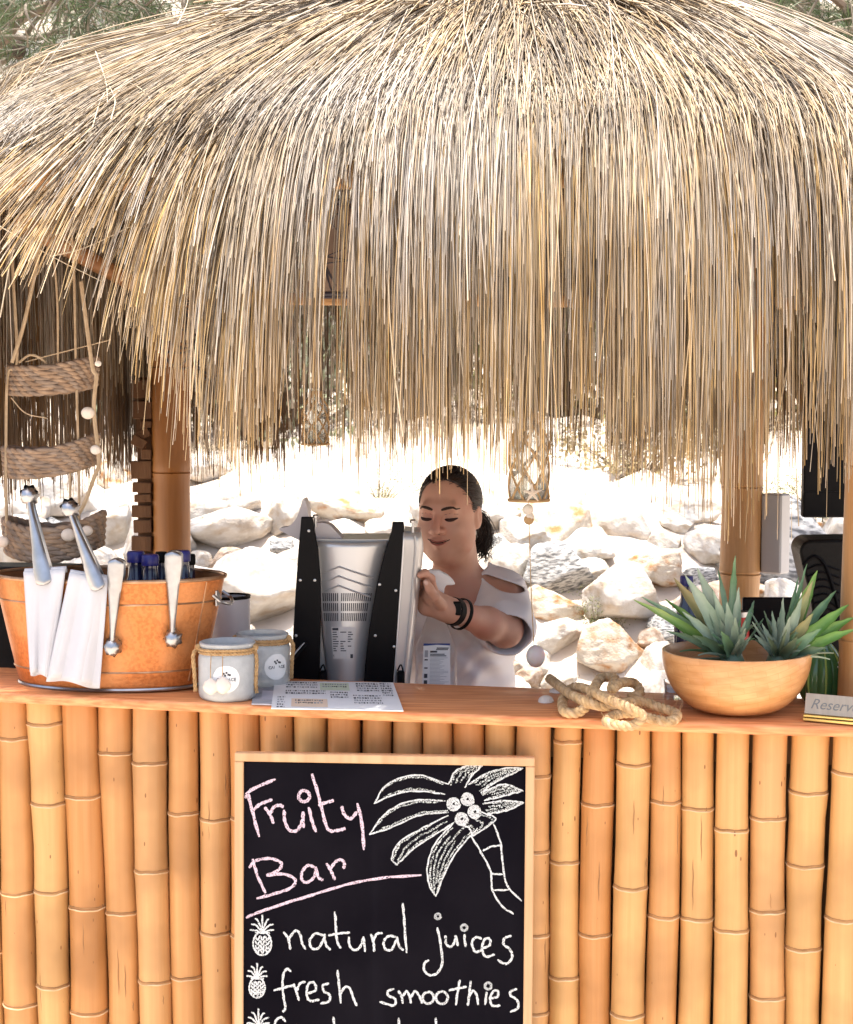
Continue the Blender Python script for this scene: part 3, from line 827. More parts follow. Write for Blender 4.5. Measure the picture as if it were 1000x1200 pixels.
m_bam = [bam(0, (0.524, 0.248, 0.082), (0.592, 0.297, 0.107)), bam(1, (0.572, 0.306, 0.107), (0.621, 0.360, 0.135)), bam(2, (0.485, 0.211, 0.061), (0.553, 0.261, 0.090)), bam(3, (0.553, 0.284, 0.107), (0.611, 0.333, 0.131))]
m_node = mat('bamboo_node', (0.70, 0.50, 0.29), (0.58, 0.36, 0.18), scale=40, rough=0.6)
m_nodeline = mat('bamboo_node_groove', (0.24, 0.12, 0.045), (0.38, 0.20, 0.08), scale=30, rough=0.8)
# photo x of both edges at the top (y 855) and at the bottom (y 1200), photo y of the nodes, colour
poles = [(-38, -3, -36, 4, (900, 1010, 1120), 1), (-2, 34, 7, 47, (868, 1050), 0), (35, 75, 49, 84, (850, 944, 1047, 1158), 1), (76, 116, 86, 127, (936, 1066, 1189), 2), (117, 156, 128, 163, (885, 1073), 0),
         (158, 196, 165, 201, (896, 1023, 1153), 3), (198, 231, 203, 237, (956, 1149), 0), (233, 268, 239, 272, (964, 1098), 3), (270, 305, 275, 308, (962, 1100), 2), (306, 344, 310, 346, (1000, 1120), 0),
         (346, 384, 349, 385, (930, 1080), 1), (386, 423, 388, 424, (990,), 2), (425, 458, 426, 458, (940, 1100), 0), (460, 494, 460, 494, (1010,), 3), (496, 530, 495, 529, (960, 1090), 0), (532, 568, 530, 566, (920, 1060), 2),
         (570, 605, 568, 603, (1000, 1130), 1), (607, 647, 604, 641, (911, 1000, 1098, 1190), 3), (650, 681, 643, 677, (872, 1014, 1150), 1), (683, 720, 679, 715, (946, 1100), 2), (723, 761, 718, 756, (898, 1043, 1193), 1),
         (764, 798, 757, 793, (943, 1078), 0), (801, 838, 795, 832, (951, 1081), 1), (842, 879, 835, 874, (975, 1093), 1), (883, 923, 878, 918, (962, 1071, 1173), 3), (927, 972, 920, 960, (932, 1018, 1116), 1), (976, 1016, 964, 1005, (908, 1080), 1),
         (1018, 1056, 1008, 1046, (980, 1110), 0)]
nrm = Vector((SA, CA, 0))
for i, (a0, a1, b0, b1, nodes, ci) in enumerate(poles):
    f0 = H(0, .0, 1)
    def pt(px, py): return onplane(px, py, f0 + nrm * (.035), nrm)
    A, B, A2, B2 = pt(a0, 855), pt(a1, 855), pt(b0, 1200), pt(b1, 1200)
    ct, cb = (A + B) / 2, (A2 + B2) / 2
    r0, r1 = (B - A).length / 2 * 1.04, (B2 - A2).length / 2 * 1.04
    up = (ct - cb) / (ct.z - cb.z)
    u_ = HI(ct)[0]
    top_z = ctz(u_) - .0225
    def at(z): return cb + up * (z - cb.z) + nrm * (.006 * math.sin(i * 2.1))
    def rz(z): return r1 + (r0 - r1) * (z - cb.z) / (ct.z - cb.z)
    nz = []
    for y in nodes:
        c = onplane((a0 + a1) / 2, y, f0 + nrm * (.0), nrm); nz.append(c.z)
    zmin = min(nz)
    while zmin > .25: zmin -= random.uniform(.22, .3); nz.append(zmin)
    prof = [(0.02, rz(.02))]
    for z in sorted(nz):
        r = rz(z); bw = 1 + random.uniform(-.01, .02)
        prof += [(z - .03, r * 1.0), (z - .010, r * 1.01 * bw), (z - .004, r * 1.03 * bw), (z - .001, r * 1.032 * bw), (z + .001, r * .985), (z + .004, r * .99), (z + .009, r * 1.005), (z + .03, r * .985), (z + .10, r * .975)]
    prof += [(top_z, rz(top_z) * .99)]
    prof = sorted([p for p in prof if 0 < p[0] <= top_z])
    path = [at(z) + Vector((.0025 * math.sin(z * 7 + i), 0, 0)) for z, _ in prof]
    p_ = MB().tube(path, [r for _, r in prof], 26).build('bamboo_pole', m_bam[ci], bar, angle=60)
    for z in nz:
        if z < .06 or z > top_z - .01: continue
        r = rz(z)
        c = at(z) + Vector((.0025 * math.sin(z * 7 + i), 0, 0)); a, b, t = basis(up)
        ring = [c + a * (math.cos(q) * r * 1.022) + b * (math.sin(q) * r * 1.022) + t * (-.0022 + .0011 * math.sin(q * 3 + i) + .0006 * math.sin(q * 7 + 2 * i)) for q in np.linspace(0, 2 * math.pi, 29)]
        MB().tube(ring, .0017, 6, cap=False).build('node_ridge', m_node, p_)
        ring = [p + t * .0034 for p in [c + a * (math.cos(q) * r * .993) + b * (math.sin(q) * r * .993) + t * (.0011 * math.sin(q * 3 + i) + .0006 * math.sin(q * 7 + 2 * i)) for q in np.linspace(0, 2 * math.pi, 29)]]
        MB().tube(ring, .0019, 5, cap=False).build('node_groove', m_nodeline, p_)
    rc = random.Random(i * 7 + 1)
    for _ in range(rc.choice((0, 1, 1, 2, 3))):      # drying cracks and scuffs
        z0 = rc.uniform(.40, .98); ln = rc.uniform(.02, .11); th = rc.uniform(-1.0, 1.0)
        a, b, t = basis(up); pts = []
        for k in range(7):
            z = z0 + ln * k / 6; q = at(z) + Vector((.0025 * math.sin(z * 7 + i), 0, 0)); r = rz(z) * .993
            pts.append(q + Vector((math.sin(th + .02 * math.sin(k * 2)), -math.cos(th + .02 * math.sin(k * 2)), 0)) * r)
        if z0 + ln < top_z - .01: MB().tube(pts, [.0002, .0008, .0011, .0012, .0010, .0007, .0002], 5).build('crack', m_nodeline, p_)

# ================================================================== CHALKBOARD
m_pine = mat('pine_frame', (0.58, 0.37, 0.20), (0.50, 0.29, 0.145), scale=6, stretch=(8, 8, .6), rough=0.5, bump=0.1, bscale=40)
m_slate = mat('slate_black', (0.0028, 0.0022, 0.0045), (0.007, 0.006, 0.009), scale=4, rough=0.85, spec=0.06, detail=10)
def chalk_mat(name, c, dens=0.44):
    m = bpy.data.materials.new(name); m.use_nodes = True
    nt = m.node_tree; N = nt.nodes; L = nt.links; b = N['Principled BSDF']
    b.inputs['Base Color'].default_value = c + (1,); b.inputs['Roughness'].default_value = 1.0; b.inputs['Specular IOR Level'].default_value = 0
    tc = N.new('ShaderNodeTexCoord'); n1 = N.new('ShaderNodeTexNoise'); n1.inputs['Scale'].default_value = 420; n1.inputs['Detail'].default_value = 3
    L.new(tc.outputs['Object'], n1.inputs['Vector'])
    mr = N.new('ShaderNodeMapRange'); mr.inputs[1].default_value = dens - .10; mr.inputs[2].default_value = dens + .06; L.new(n1.outputs['Fac'], mr.inputs[0])
    L.new(mr.outputs[0], b.inputs['Alpha'])
    return m
m_chalk_w = chalk_mat('chalk_white', (0.60, 0.62, 0.62), .42)
m_chalk_s = chalk_mat('chalk_white_smudged', (0.56, 0.59, 0.57), .53)
m_chalk_p = chalk_mat('chalk_pink', (0.64, 0.50, 0.57), .43)
by = rad(3.0)
BN = Vector((-math.sin(by), -math.cos(by), 0.02)).normalized()       # faces the camera
BP = H(-.09, -.085, .9)
def bp(px, py): return onplane(px, py, BP, BN)
TL, TR, BL, BR = bp(275, 882), bp(627, 888), bp(272, 1200), bp(620, 1200)
Bx = (TR - TL).normalized(); Bz = BN.cross(Bx).normalized(); Bz = Bz if Bz.z > 0 else -Bz
BW = (TR - TL).length; BH = TL.z - .03
cb = empty('chalkboard', (TL + TR) / 2 - Bz * BH, 'tall black chalkboard in a light pine frame with chalk palm tree and drink list', 'chalkboard')
def bl(x, z, d=0): return TL + Bx * x - Bz * z + BN * d
fw = .0185
AX = (Bx, Bz, BN)
MB().box(bl(BW / 2, fw / 2, -.010), (BW, fw, .022), AX, .002).build('frame_rail', m_pine, cb)
MB().box(bl(BW / 2, BH - fw / 2, -.010), (BW, fw, .022), AX, .002).build('frame_rail', m_pine, cb)
MB().box(bl(fw / 2, BH / 2, -.010), (fw, BH - 2 * fw - .0006, .022), AX, .002).build('frame_stile', m_pine, cb)
MB().box(bl(BW - fw / 2, BH / 2, -.010), (fw, BH - 2 * fw - .0006, .022), AX, .002).build('frame_stile', m_pine, cb)
MB().box(bl(BW / 2, BH / 2, -.012), (BW - 2 * fw + .004, BH - 2 * fw + .004, .008), AX).build('slate', m_slate, cb)
SP = bl(BW / 2, BH / 2, -.008 + .0006)
def cp(x, y): return onplane(260 + x / 2.632, 870 + y / 2.632, SP, BN)
def stroke(mb, pts, w=9.0, n=6, wob=.8):
    w *= .82
    q = crom([(p[0], p[1]) for p in pts], n)
    ww = [(w / 2.632) / pxm(-.09) * (1 + .18 * math.sin(i * 1.7 + pts[0][0])) for i in range(len(q))]
    ww[0] *= .6; ww[-1] *= .55
    mb.ribbon([cp(p[0] + random.uniform(-wob, wob), p[1] + random.uniform(-wob, wob)) for p in q], ww, BN, random.uniform(0, .0004))
def circ(x, y, rx, ry=None, a0=0, turns=1.0, n=14):
    ry = ry or rx
    return [(x + rx * math.cos(a0 + t), y + ry * math.sin(a0 + t)) for t in np.linspace(0, 2 * math.pi * turns, n)]
def word(name, strokes, m, w, label):
    mb = MB()
    for s_ in strokes: stroke(mb, s_, w)
    return tag(mb.build(name, m, cb, smooth=False), label)
word('chalk_word', [[(80, 155), (95, 215), (115, 292)], [(72, 172), (90, 148), (165, 113)], [(95, 210), (120, 190), (156, 176)],
     [(132, 200), (150, 225), (160, 252)], [(148, 222), (160, 201), (178, 194), (191, 200)],
     [(193, 208), (194, 240), (208, 270), (232, 272), (248, 245), (252, 213)], [(250, 213), (252, 264)],
     [(268, 200), (278, 240), (291, 277)], circ(254, 166, 17), [(278, 97), (300, 170), (320, 250), (335, 273), (365, 270), (382, 265)], [(298, 194), (330, 183), (346, 180)],
     [(370, 195), (378, 222), (398, 236), (418, 214)], [(418, 188), (432, 250), (439, 332)]], m_chalk_p, 12, 'pink chalk word Fruity')
word('chalk_word', [[(95, 360), (110, 410), (135, 466)], [(84, 388), (104, 366), (150, 358), (183, 372), (175, 394), (138, 411)], [(138, 411), (190, 406), (226, 424), (214, 448), (160, 468), (108, 482)],
     [(287, 385), (265, 380), (248, 400), (248, 425), (265, 432), (285, 414), (291, 384)], [(290, 384), (298, 415), (313, 426)], [(323, 372), (338, 400), (349, 424)], [(335, 392), (350, 370), (368, 362), (379, 376), (374, 390)]], m_chalk_p, 11, 'pink chalk word Bar')
word('chalk_underline', [[(75, 541), (130, 518), (250, 480), (380, 440), (500, 418), (616, 410)], [(90, 534), (180, 501), (300, 465)]], m_chalk_p, 10, 'slanting chalk underline')
word('chalk_word', [[(190, 585), (205, 605), (212, 640)], [(204, 612), (225, 582), (240, 590), (248, 620), (259, 639)],
     [(314, 596), (290, 590), (272, 610), (278, 635), (298, 635), (315, 605), (318, 590)], [(316, 600), (322, 626), (336, 641)], [(349, 522), (352, 570), (356, 615), (368, 636)], [(328, 596), (362, 590), (396, 587)],
     [(392, 600), (395, 628), (410, 641), (428, 630), (437, 600)], [(437, 598), (442, 646)], [(460, 592), (468, 620), (470, 646)], [(466, 616), (478, 592), (496, 589)],
     [(537, 600), (515, 598), (500, 615), (505, 638), (525, 638), (540, 606)], [(541, 600), (548, 630), (561, 641)], [(558, 495), (564, 560), (570, 650)]], m_chalk_w, 9, 'white chalk word natural')
word('chalk_word', [[(665, 570), (675, 620), (680, 680), (665, 712), (640, 718), (624, 702), (626, 682), (639, 672)], circ(667, 537, 8), [(690, 595), (692, 620), (705, 631), (718, 616), (722, 595)], [(722, 595), (729, 629)],
     [(748, 592), (752, 632)], circ(748, 572, 9), [(803, 606), (784, 601), (772, 620), (782, 646), (806, 640)], [(802, 637), (826, 626), (826, 606), (810, 610), (803, 638), (815, 661), (842, 654)],
     [(893, 597), (873, 604), (870, 622), (890, 640), (896, 664), (877, 683), (850, 671)]], m_chalk_w, 9, 'white chalk word juices')
word('chalk_word', [[(215, 707), (200, 699), (188, 725), (190, 780), (196, 818), (188, 832)], [(160, 766), (195, 756), (226, 749)], [(222, 745), (230, 770), (239, 797)], [(230, 771), (241, 745), (259, 738)],
     [(262, 775), (290, 765), (285, 742), (268, 745), (262, 775), (272, 798), (302, 794)], [(331, 744), (312, 750), (315, 768), (333, 780), (330, 800), (304, 806)], [(357, 703), (362, 750), (368, 806)], [(366, 777), (380, 755), (395, 760), (406, 790), (417, 814)]], m_chalk_w, 9, 'white chalk word fresh')
word('chalk_word', [[(531, 761), (512, 768), (515, 782), (535, 792), (530, 812), (487, 800)], [(545, 765), (555, 785), (558, 806)], [(556, 787), (570, 768), (580, 785), (583, 806)], [(583, 787), (597, 768), (610, 785), (619, 806)],
     circ(637, 788, 17, 18, 4.5), circ(679, 788, 18, 19, 4.5), [(735, 733), (728, 770), (722, 811)], [(700, 766), (725, 760), (757, 754)], [(768, 736), (763, 780), (759, 813)], [(762, 788), (774, 766), (786, 780), (792, 810)],
     [(818, 770), (812, 810)], circ(822, 752, 10), [(829, 790), (851, 785), (852, 768), (838, 768), (828, 790), (835, 812), (860, 812)], [(911, 761), (892, 768), (892, 782), (911, 795), (913, 820), (890, 832)]], m_chalk_w, 9, 'white chalk word smoothies')
word('chalk_word', [[(197, 862), (185, 849), (170, 855), (164, 872), (166, 905)], [(345, 846), (349, 900)], [(546, 850), (548, 905)], [(660, 850), (661, 900)]], m_chalk_w, 9, 'tops of the chalk letters in the cut off third line')
def pineapple(cx, cy, s):
    st = [circ(cx, cy, 28 * s, 36 * s, 1.2, 1.05)]
    for k in (-18, -4, 10, 22):
        st.append([(cx - 22 * s + j * 7.5 * s, cy + (k + (7 if j % 2 else -5)) * s) for j in range(7)])
    ty = cy - 36 * s
    for a, l in ((-80, 36), (-50, 40), (-25, 48), (0, 56), (25, 46), (52, 40), (80, 34), (-100, 20), (100, 22)):
        a = rad(a); st.append([(cx, ty + 4), (cx + math.sin(a) * l * s * .6, ty - math.cos(a) * l * s * .75), (cx + math.sin(a) * l * s * 1.1, ty - math.cos(a) * l * s * .95)])
    return st
for cx, cy, s_ in ((125, 621, 1.0), (109, 757, .86), (113, 906, .95)):
    word('chalk_pineapple', pineapple(cx, cy, s_), m_chalk_w, 6.5, 'small white chalk pineapple')
# palm drawing
def frond(a, b, k=6):
    A = crom(a, 8); B = crom(b[::-1] if np.hypot(b[-1][0] - a[0][0], b[-1][1] - a[0][1]) < np.hypot(b[0][0] - a[0][0], b[0][1] - a[0][1]) else b, 8)
    n_ = 20
    def rs(Q):
        Q = np.array(Q); s = np.linspace(0, len(Q) - 1, n_); i = np.minimum(s.astype(int), len(Q) - 2); f = (s - i)[:, None]
        return Q[i] * (1 - f) + Q[i + 1] * f
    A, B = rs(A), rs(B)
    return [A, B], [A * (1 - t) + B * t for t in np.linspace(.12, .88, k)]
fr = [([(700, 130), (600, 100), (510, 130), (470, 190)], [(690, 160), (590, 150), (520, 165), (470, 190)], 3),
      ([(690, 180), (590, 180), (510, 215), (455, 285)], [(700, 215), (610, 225), (530, 260), (455, 285)], 4),
      ([(700, 225), (610, 270), (545, 310), (525, 360), (540, 378)], [(720, 245), (650, 290), (590, 330), (540, 378)], 5),
      ([(715, 250), (660, 310), (635, 380), (640, 440), (660, 475)], [(790, 265), (730, 330), (690, 400), (660, 475)], 9),
      ([(700, 130), (720, 90), (760, 72), (805, 70)], [(750, 140), (770, 105), (790, 85), (805, 70)], 8),
      ([(760, 130), (820, 95), (880, 80), (930, 80)], [(800, 155), (850, 120), (900, 95), (930, 80)], 8),
      ([(800, 155), (870, 130), (930, 150)], [(810, 180), (870, 165), (930, 150)], 7),
      ([(805, 190), (870, 180), (932, 186)], [(815, 222), (880, 210), (932, 186)], 8),
      ([(800, 215), (842, 232), (832, 250), (770, 292)], [(740, 255), (760, 262), (770, 275), (770, 292)], 6)]
mo, mh = MB(), MB()
for a, b, k in fr:
    o_, h_ = frond(a, b, max(2, int(k * .62)))
    for q in o_: stroke(mo, q, 6, 1, 1.2)
    for q in h_:
        i0 = random.randint(0, 4); stroke(mh, q[i0:20 - random.randint(0, 4)], 7, 1, 2.2)
for q in ([(770, 290), (800, 340), (830, 400), (835, 455), (865, 505), (901, 530)], [(838, 250), (860, 310), (866, 370), (880, 440), (926, 490)], [(805, 335), (832, 322), (862, 318)], [(830, 405), (868, 408)], [(838, 456), (886, 455)]):
    stroke(mo, q, 7)
for x, y in ((715, 190), (758, 175), (780, 214), (740, 236)):
    stroke(mo, [(x + 21 * math.cos(t) * (1 - t / 40), y + 21 * math.sin(t) * (1 - t / 40)) for t in np.linspace(0, 30, 60)], 6.5, 1)
tag(mh.build('chalk_palm_shading', m_chalk_s, cb, smooth=False), 'smudged chalk hatching of the palm fronds')
tag(mo.build('chalk_palm_tree', m_chalk_w, cb, smooth=False), 'white chalk palm tree with four coconuts')

# ================================================================== COPPER TUB, BOTTLES, TONGS, NAPKINS
UX, VX, ZX = Vector((CA, -SA, 0)), Vector((SA, CA, 0)), Vector((0, 0, 1))
m_copper = mat('copper_tub', (0.58, 0.205, 0.056), (0.46, 0.15, 0.038), scale=130, rough=0.42, metal=0.45, bump=0.25, bscale=130, c3=(0.60, 0.26, 0.095), s3=11.0, detail=3, lo=.42, hi=.6)
m_copper_in = mat('copper_tub_inside', (0.30, 0.12, 0.04), (0.22, 0.08, 0.025), scale=30, rough=0.5, metal=0.4)
m_rim = mat('worn_tub_rim', (0.55, 0.36, 0.22), (0.36, 0.17, 0.07), scale=25, rough=0.35, metal=0.7)
m_steel = mat('polished_steel', (0.46, 0.46, 0.47), (0.36, 0.36, 0.37), scale=30, rough=0.34, metal=1.0, bump=0.05, bscale=60)
m_cap = mat('blue_cap', (0.02, 0.02, 0.16), rough=0.35)
m_bottle = mat('dark_bottle_glass', (0.012, 0.014, 0.05), rough=0.08, coat=0.5)
m_black = mat('black_plastic', (0.003, 0.0027, 0.0035), (0.005, 0.0045, 0.006), scale=40, rough=0.5, spec=.12)
m_cloth = mat('white_napkin_cotton', (0.56, 0.56, 0.58), (0.50, 0.50, 0.53), scale=6, rough=0.95, bump=0.15, bscale=300, spec=.2)
HT = .245; RB, RT = .205, .262; EL = .58
fb = S(131, 812)
TC = Vector((fb.x, fb.y, fb.z)) + VX * (RB * EL)
TC.x = R(129, 740, TC.y).x
tub = empty('copper_tub', TC, 'oval orange copper tub holding bottles, tongs and napkins', 'tub')
TA = (UX, VX * EL, ZX)
def rt(z): return RB + (RT - RB) * (z / HT) ** .9
prof = [(.02, .004), (RB - .008, .004), (RB, .008), (RB + .004, .012)]
for z in np.linspace(.015, HT, 26):
    b_ = .0025 * sum(math.exp(-((z - q) / .004) ** 2) for q in (.045, .195))
    prof.append((rt(z) + b_, z))
MB().lathe(prof, TC, 72, axis=TA, cap=False).build('tub_wall', m_copper, tub, angle=60)
MB().lathe([(rt(z) - .003, z) for z in np.linspace(HT, .012, 8)] + [(.02, .012)], TC, 72, axis=TA, cap=False).build('tub_lining', m_copper_in, tub)
MB().tube([TC + TA[0] * (math.cos(q) * (RT + .001)) + TA[1] * (math.sin(q) * (RT + .001)) + ZX * (HT + .001) for q in np.linspace(0, 2 * math.pi, 73)], .0045, 8, cap=False).build('rim', m_rim, tub)
for z in (.045, .195):
    MB().tube([TC + TA[0] * (math.cos(q) * (rt(z) + .0012)) + TA[1] * (math.sin(q) * (rt(z) + .0012)) + ZX * z for q in np.linspace(0, 2 * math.pi, 73)], .0022, 6, cap=False).build('band', m_rim, tub)
MB().tube([TC + TA[0] * (math.cos(q) * (RB + .003)) + TA[1] * (math.sin(q) * (RB + .003)) + ZX * .006 for q in np.linspace(0, 2 * math.pi, 73)], .004, 6, cap=False).build('foot_ring', m_steel, tub)
q0 = -.05
for q0 in (-.10, math.pi - .1):
    hp = TC + TA[0] * (math.cos(q0) * (rt(.19) + .003)) + TA[1] * (math.sin(q0) * rt(.19)) + ZX * .2
    sd = 1 if math.cos(q0) > 0 else -1
    hb = MB().box(hp, (.004, .032, .035), (UX * sd, VX, ZX), .001).build('handle_plate', m_steel, tub)
    MB().tube(crom([hp + VX * .04 + ZX * .01, hp + VX * .04 + UX * sd * .02 + ZX * -.005, hp + UX * sd * .03 + ZX * -.012, hp - VX * .04 + UX * sd * .02 + ZX * -.005, hp - VX * .04 + ZX * .01], 5), .0038, 7).build('handle_ring', m_steel, hb)
MB().tube([TC + TA[0] * (math.cos(-.42) * (rt(z) + .0012)) + TA[1] * (math.sin(-.42) * (rt(z) + .0012)) + ZX * z for z in np.linspace(.02, HT - .005, 9)], .0022, 6).build('seam', m_rim, tub)

def bottle(p, h, r, capm, label, group, glass=m_bottle):
    e = empty('bottle', p, label, 'bottle', group)
    MB().lathe([(.001, 0), (r * .9, 0), (r, .006), (r, h * .62), (r * .9, h * .70), (r * .5, h * .80), (r * .44, h * .9), (r * .44, h * .93)], p, 20).build('glass_body', glass, e)
    cz = h * .915
    MB().lathe([(r * .52, cz), (r * .54, cz + .002), (r * .54, cz + .020), (r * .48, cz + .024), (.0005, cz + .0245)], p, 24, ripple=lambda th, z: 1 + .02 * math.sin(th * 12)).build('cap', capm, e)
    return e
for px, py, dv, cm, lab in ((159, 646, -.02, m_cap, 'blue capped dark bottle in the tub, leftmost behind the third tongs'), (176, 650, -.045, m_cap, 'blue capped dark bottle standing nearest the tub\'s front rim'),
                            (189, 647, .05, m_black, 'black capped bottle in the tub left of the fourth tongs'), (213, 645, -.01, m_cap, 'blue capped bottle in the tub right behind the fourth tongs'),
                            (222, 650, .06, m_black, 'black capped bottle at the right end of the bottles in the tub')):
    Y = TC.y + dv; q = R(px, py, Y); base = Vector((q.x, Y, TC.z + .016)); hh = q.z - base.z
    bottle(base, hh - .0245 + .0245 * 1, .036 if cm is m_cap else .026, cm, lab, 'bottles in the copper tub')

def tongs(hand, claw, label, back=Vector((0, .028, 0)), wmul=1.0, nteeth=7):
    hand, claw = Vector(hand), Vector(claw)
    e = empty('ice_tongs', hand if hand.z < claw.z else claw, label, 'tongs', 'steel tongs on the copper tub')
    L_ = (claw - hand).length; t = (claw - hand).normalized(); n_ = Vector((0, -1, 0)); n_ = (n_ - t * n_.dot(t)).normalized(); s_ = t.cross(n_).normalized()
    for name, off, sg in (('arm', Vector((0, 0, 0)), 1), ('arm', back, -1)):
        mb = MB(); rows = []
        SN = 22; CN = 8
        def wd(x):
            if x < .05: return .0165 * math.sqrt(max(0, 1 - ((.05 - x) / .05) ** 2)) + .0005
            return np.interp(x, [.05, .16, .45, .78, .88, 1], [.0168, .0172, .0118, .0062, .0058, .0066])
        for i in range(SN + 1):
            x = (i / SN) ** 1.7 * .90; w_ = wd(x) * wmul
            for side in (1, -1):
                for j in range(CN + 1):
                    a = -1 + 2 * j / CN
                    a = a if side == 1 else -a
                    dep = (.0045 + .15 * w_) * (1 - a * a) * 1.0 + (0 if side == 1 else -.0016)
                    rows.append(hand + off + t * (x * L_) + s_ * (w_ * a) + n_ * (sg * dep))
        m_ = 2 * (CN + 1)
        F = [(i * m_ + j, i * m_ + (j + 1) % m_, (i + 1) * m_ + (j + 1) % m_, (i + 1) * m_ + j) for i in range(SN) for j in range(m_)]
        F += [tuple(range(m_))[::-1], tuple(range(SN * m_, SN * m_ + m_))]
        mb.add(rows, F); am = mb.build(name, m_steel, e, angle=50)
        cc = hand + off + t * (L_ * .955) ; cl = MB(); ring = []
        for k, (rr0, dz) in enumerate(((.0002, .012), (.009, .0105), (.016, .005), (.0190, -.006), (.0195, -.018))):
            for j in range(28):
                a = 2 * math.pi * j / 28
                tooth = 1 + (.16 * math.cos(j * math.pi / 2) if k == 4 else 0) + (.08 * math.cos(j * math.pi / 2) if k == 3 else 0)
                ring.append(cc + s_ * (math.cos(a) * rr0 * tooth * .95) + t * (math.sin(a) * rr0 * tooth) + n_ * (sg * dz))
        cl.add(ring, [(k * 28 + j, k * 28 + (j + 1) % 28, (k + 1) * 28 + (j + 1) % 28, (k + 1) * 28 + j) for k in range(4) for j in range(28)])
        cl.build('claw', m_steel, am, angle=40)
def tub_front(px, z, out=.0):     # point on the tub's front wall seen at photo x
    y = TC.y - .15
    for _ in range(6):
        X = (px - 500) / FPX * (y - CAMY)
        u = (Vector((X, y, 0)) - TC).dot(UX); rr_ = rt(min(max(z - TC.z, 0), HT)); q = max(0.02, 1 - (u / rr_) ** 2)
        c = TC + UX * u - VX * (rr_ * EL * math.sqrt(q) + out); y = c.y
    return Vector((c.x, c.y, z))
def yz(px, py, Y): return R(px, py, Y)
rimY = lambda px: tub_front(px, TC.z + HT).y
tongs(R(52, 686, rimY(52) - .022), R(32, 576, rimY(40) + .012), 'leftmost steel tongs standing claw up over the white napkins', wmul=1.05)
tongs(R(116, 692, rimY(116) - .022), R(79, 592, rimY(90) + .012), 'steel tongs leaning claw up just right of the leftmost pair', wmul=.95)
tongs(R(136, 655, rimY(136) - .014), R(131, 764, rimY(136) - .010), 'steel tongs hanging claw down beside the right napkin', wmul=1.0)
tongs(R(203, 646, rimY(203) - .014), R(202, 754, rimY(203) - .010), 'rightmost steel tongs hanging claw down on the copper tub', wmul=1.05)

def napkin(tlp, trp, brp, blp, label, fold, seed):
    r2 = random.Random(seed)
    e = None
    def f(s, t, lay):
        top = np.array(tlp) * (1 - s) + np.array(trp) * s; bot = np.array(blp) * (1 - s) + np.array(brp) * s
        p = top * (1 - t) + bot * t
        Y = rimY(min(max(p[0], 10), 140)) - .010 - lay * .004 - .012 * (.25 + .75 * t) * math.sin(s * fold + .6 + lay + 1.2 * t) - .008 * math.sin(s * math.pi) * t
        q = R(p[0], p[1] + 2.0 * math.sin(s * 7 + seed) * t, Y)
        return q
    base = f(.5, 1, 0)
    e = empty('napkin', base, label, 'napkin')
    for lay in range(2):
        mb = MB().grid(lambda s, t: f(s, t * (1 - .035 * lay), -lay * 1.0), 16, 18)
        o = mb.build('cloth_fold', m_cloth, e, angle=80)
        md = o.modifiers.new('thick', 'SOLIDIFY'); md.thickness = .0016
    def over(s, t):                   # the end tucked over the rim
        a = f(s, 0, 0); return a + Vector((0, .012 * t * 1.6, .006 * math.sin(t * math.pi) - .016 * max(0, t - .5)))
    o = MB().grid(over, 12, 6).build('tucked_end', m_cloth, e, angle=80)
    o.modifiers.new('thick', 'SOLIDIFY').thickness = .0016
napkin((28, 670), (77, 667), (60, 795), (36, 790), 'left white folded napkin clipped to the tub by tongs', 9, 1)
napkin((82, 671), (127, 678), (117, 806), (54, 797), 'right white folded napkin, the wider one hanging lower', 11, 2)

# ================================================================== JARS, PAPERS, CANISTER
m_frost = mat('frosted_glass', (0.62, 0.64, 0.64), (0.72, 0.74, 0.74), scale=50, rough=0.4, trans=0.45, ior=1.3, bump=0.2, bscale=120)
m_rope = mat('jute_rope', (0.50, 0.32, 0.15), (0.36, 0.21, 0.09), scale=90, rough=0.95, bump=0.6, bscale=200)
m_rope2 = mat('manila_rope', (0.56, 0.38, 0.19), (0.38, 0.235, 0.105), scale=50, rough=0.95, bump=0.9, bscale=160, island=.2)
m_shell = mat('white_shell', (0.76, 0.70, 0.62), (0.70, 0.58, 0.48), scale=20, rough=0.45, bump=0.2, bscale=60)
m_paper = mat('white_paper', (0.80, 0.80, 0.79), rough=0.7)
m_ink = mat('print_ink', (0.05, 0.05, 0.06), rough=0.7)
m_ink2 = mat('print_grey', (0.35, 0.36, 0.38), rough=0.7)
def twisted(mb, path, r, strands_=3, pitch=None, n=6, k=.56):
    P = [Vector(p) for p in path]; L_ = [0]
    for i in range(1, len(P)): L_.append(L_[-1] + (P[i] - P[i - 1]).length)
    pitch = pitch or r * 7
    fr, a = [], None
    for i in range(len(P)):
        t = (P[min(i + 1, len(P) - 1)] - P[max(i - 1, 0)]).normalized()
        a = basis(t)[0] if a is None else (a - t * a.dot(t)).normalized()
        fr.append((a.copy(), t.cross(a)))
    for s in range(strands_):
        mb.tube([P[i] + fr[i][0] * (math.cos(2 * math.pi * (L_[i] / pitch + s / strands_)) * r * .5) + fr[i][1] * (math.sin(2 * math.pi * (L_[i] / pitch + s / strands_)) * r * .5) for i in range(len(P))], r * k, n)
    return mb
def resample(path, step):
    P = np.array([tuple(p) for p in path]); d = np.r_[0, np.cumsum(np.linalg.norm(np.diff(P, axis=0), axis=1))]
    s = np.linspace(0, d[-1], max(3, int(d[-1] / step)))
    return [Vector([np.interp(x, d, P[:, k]) for k in range(3)]) for x in s]
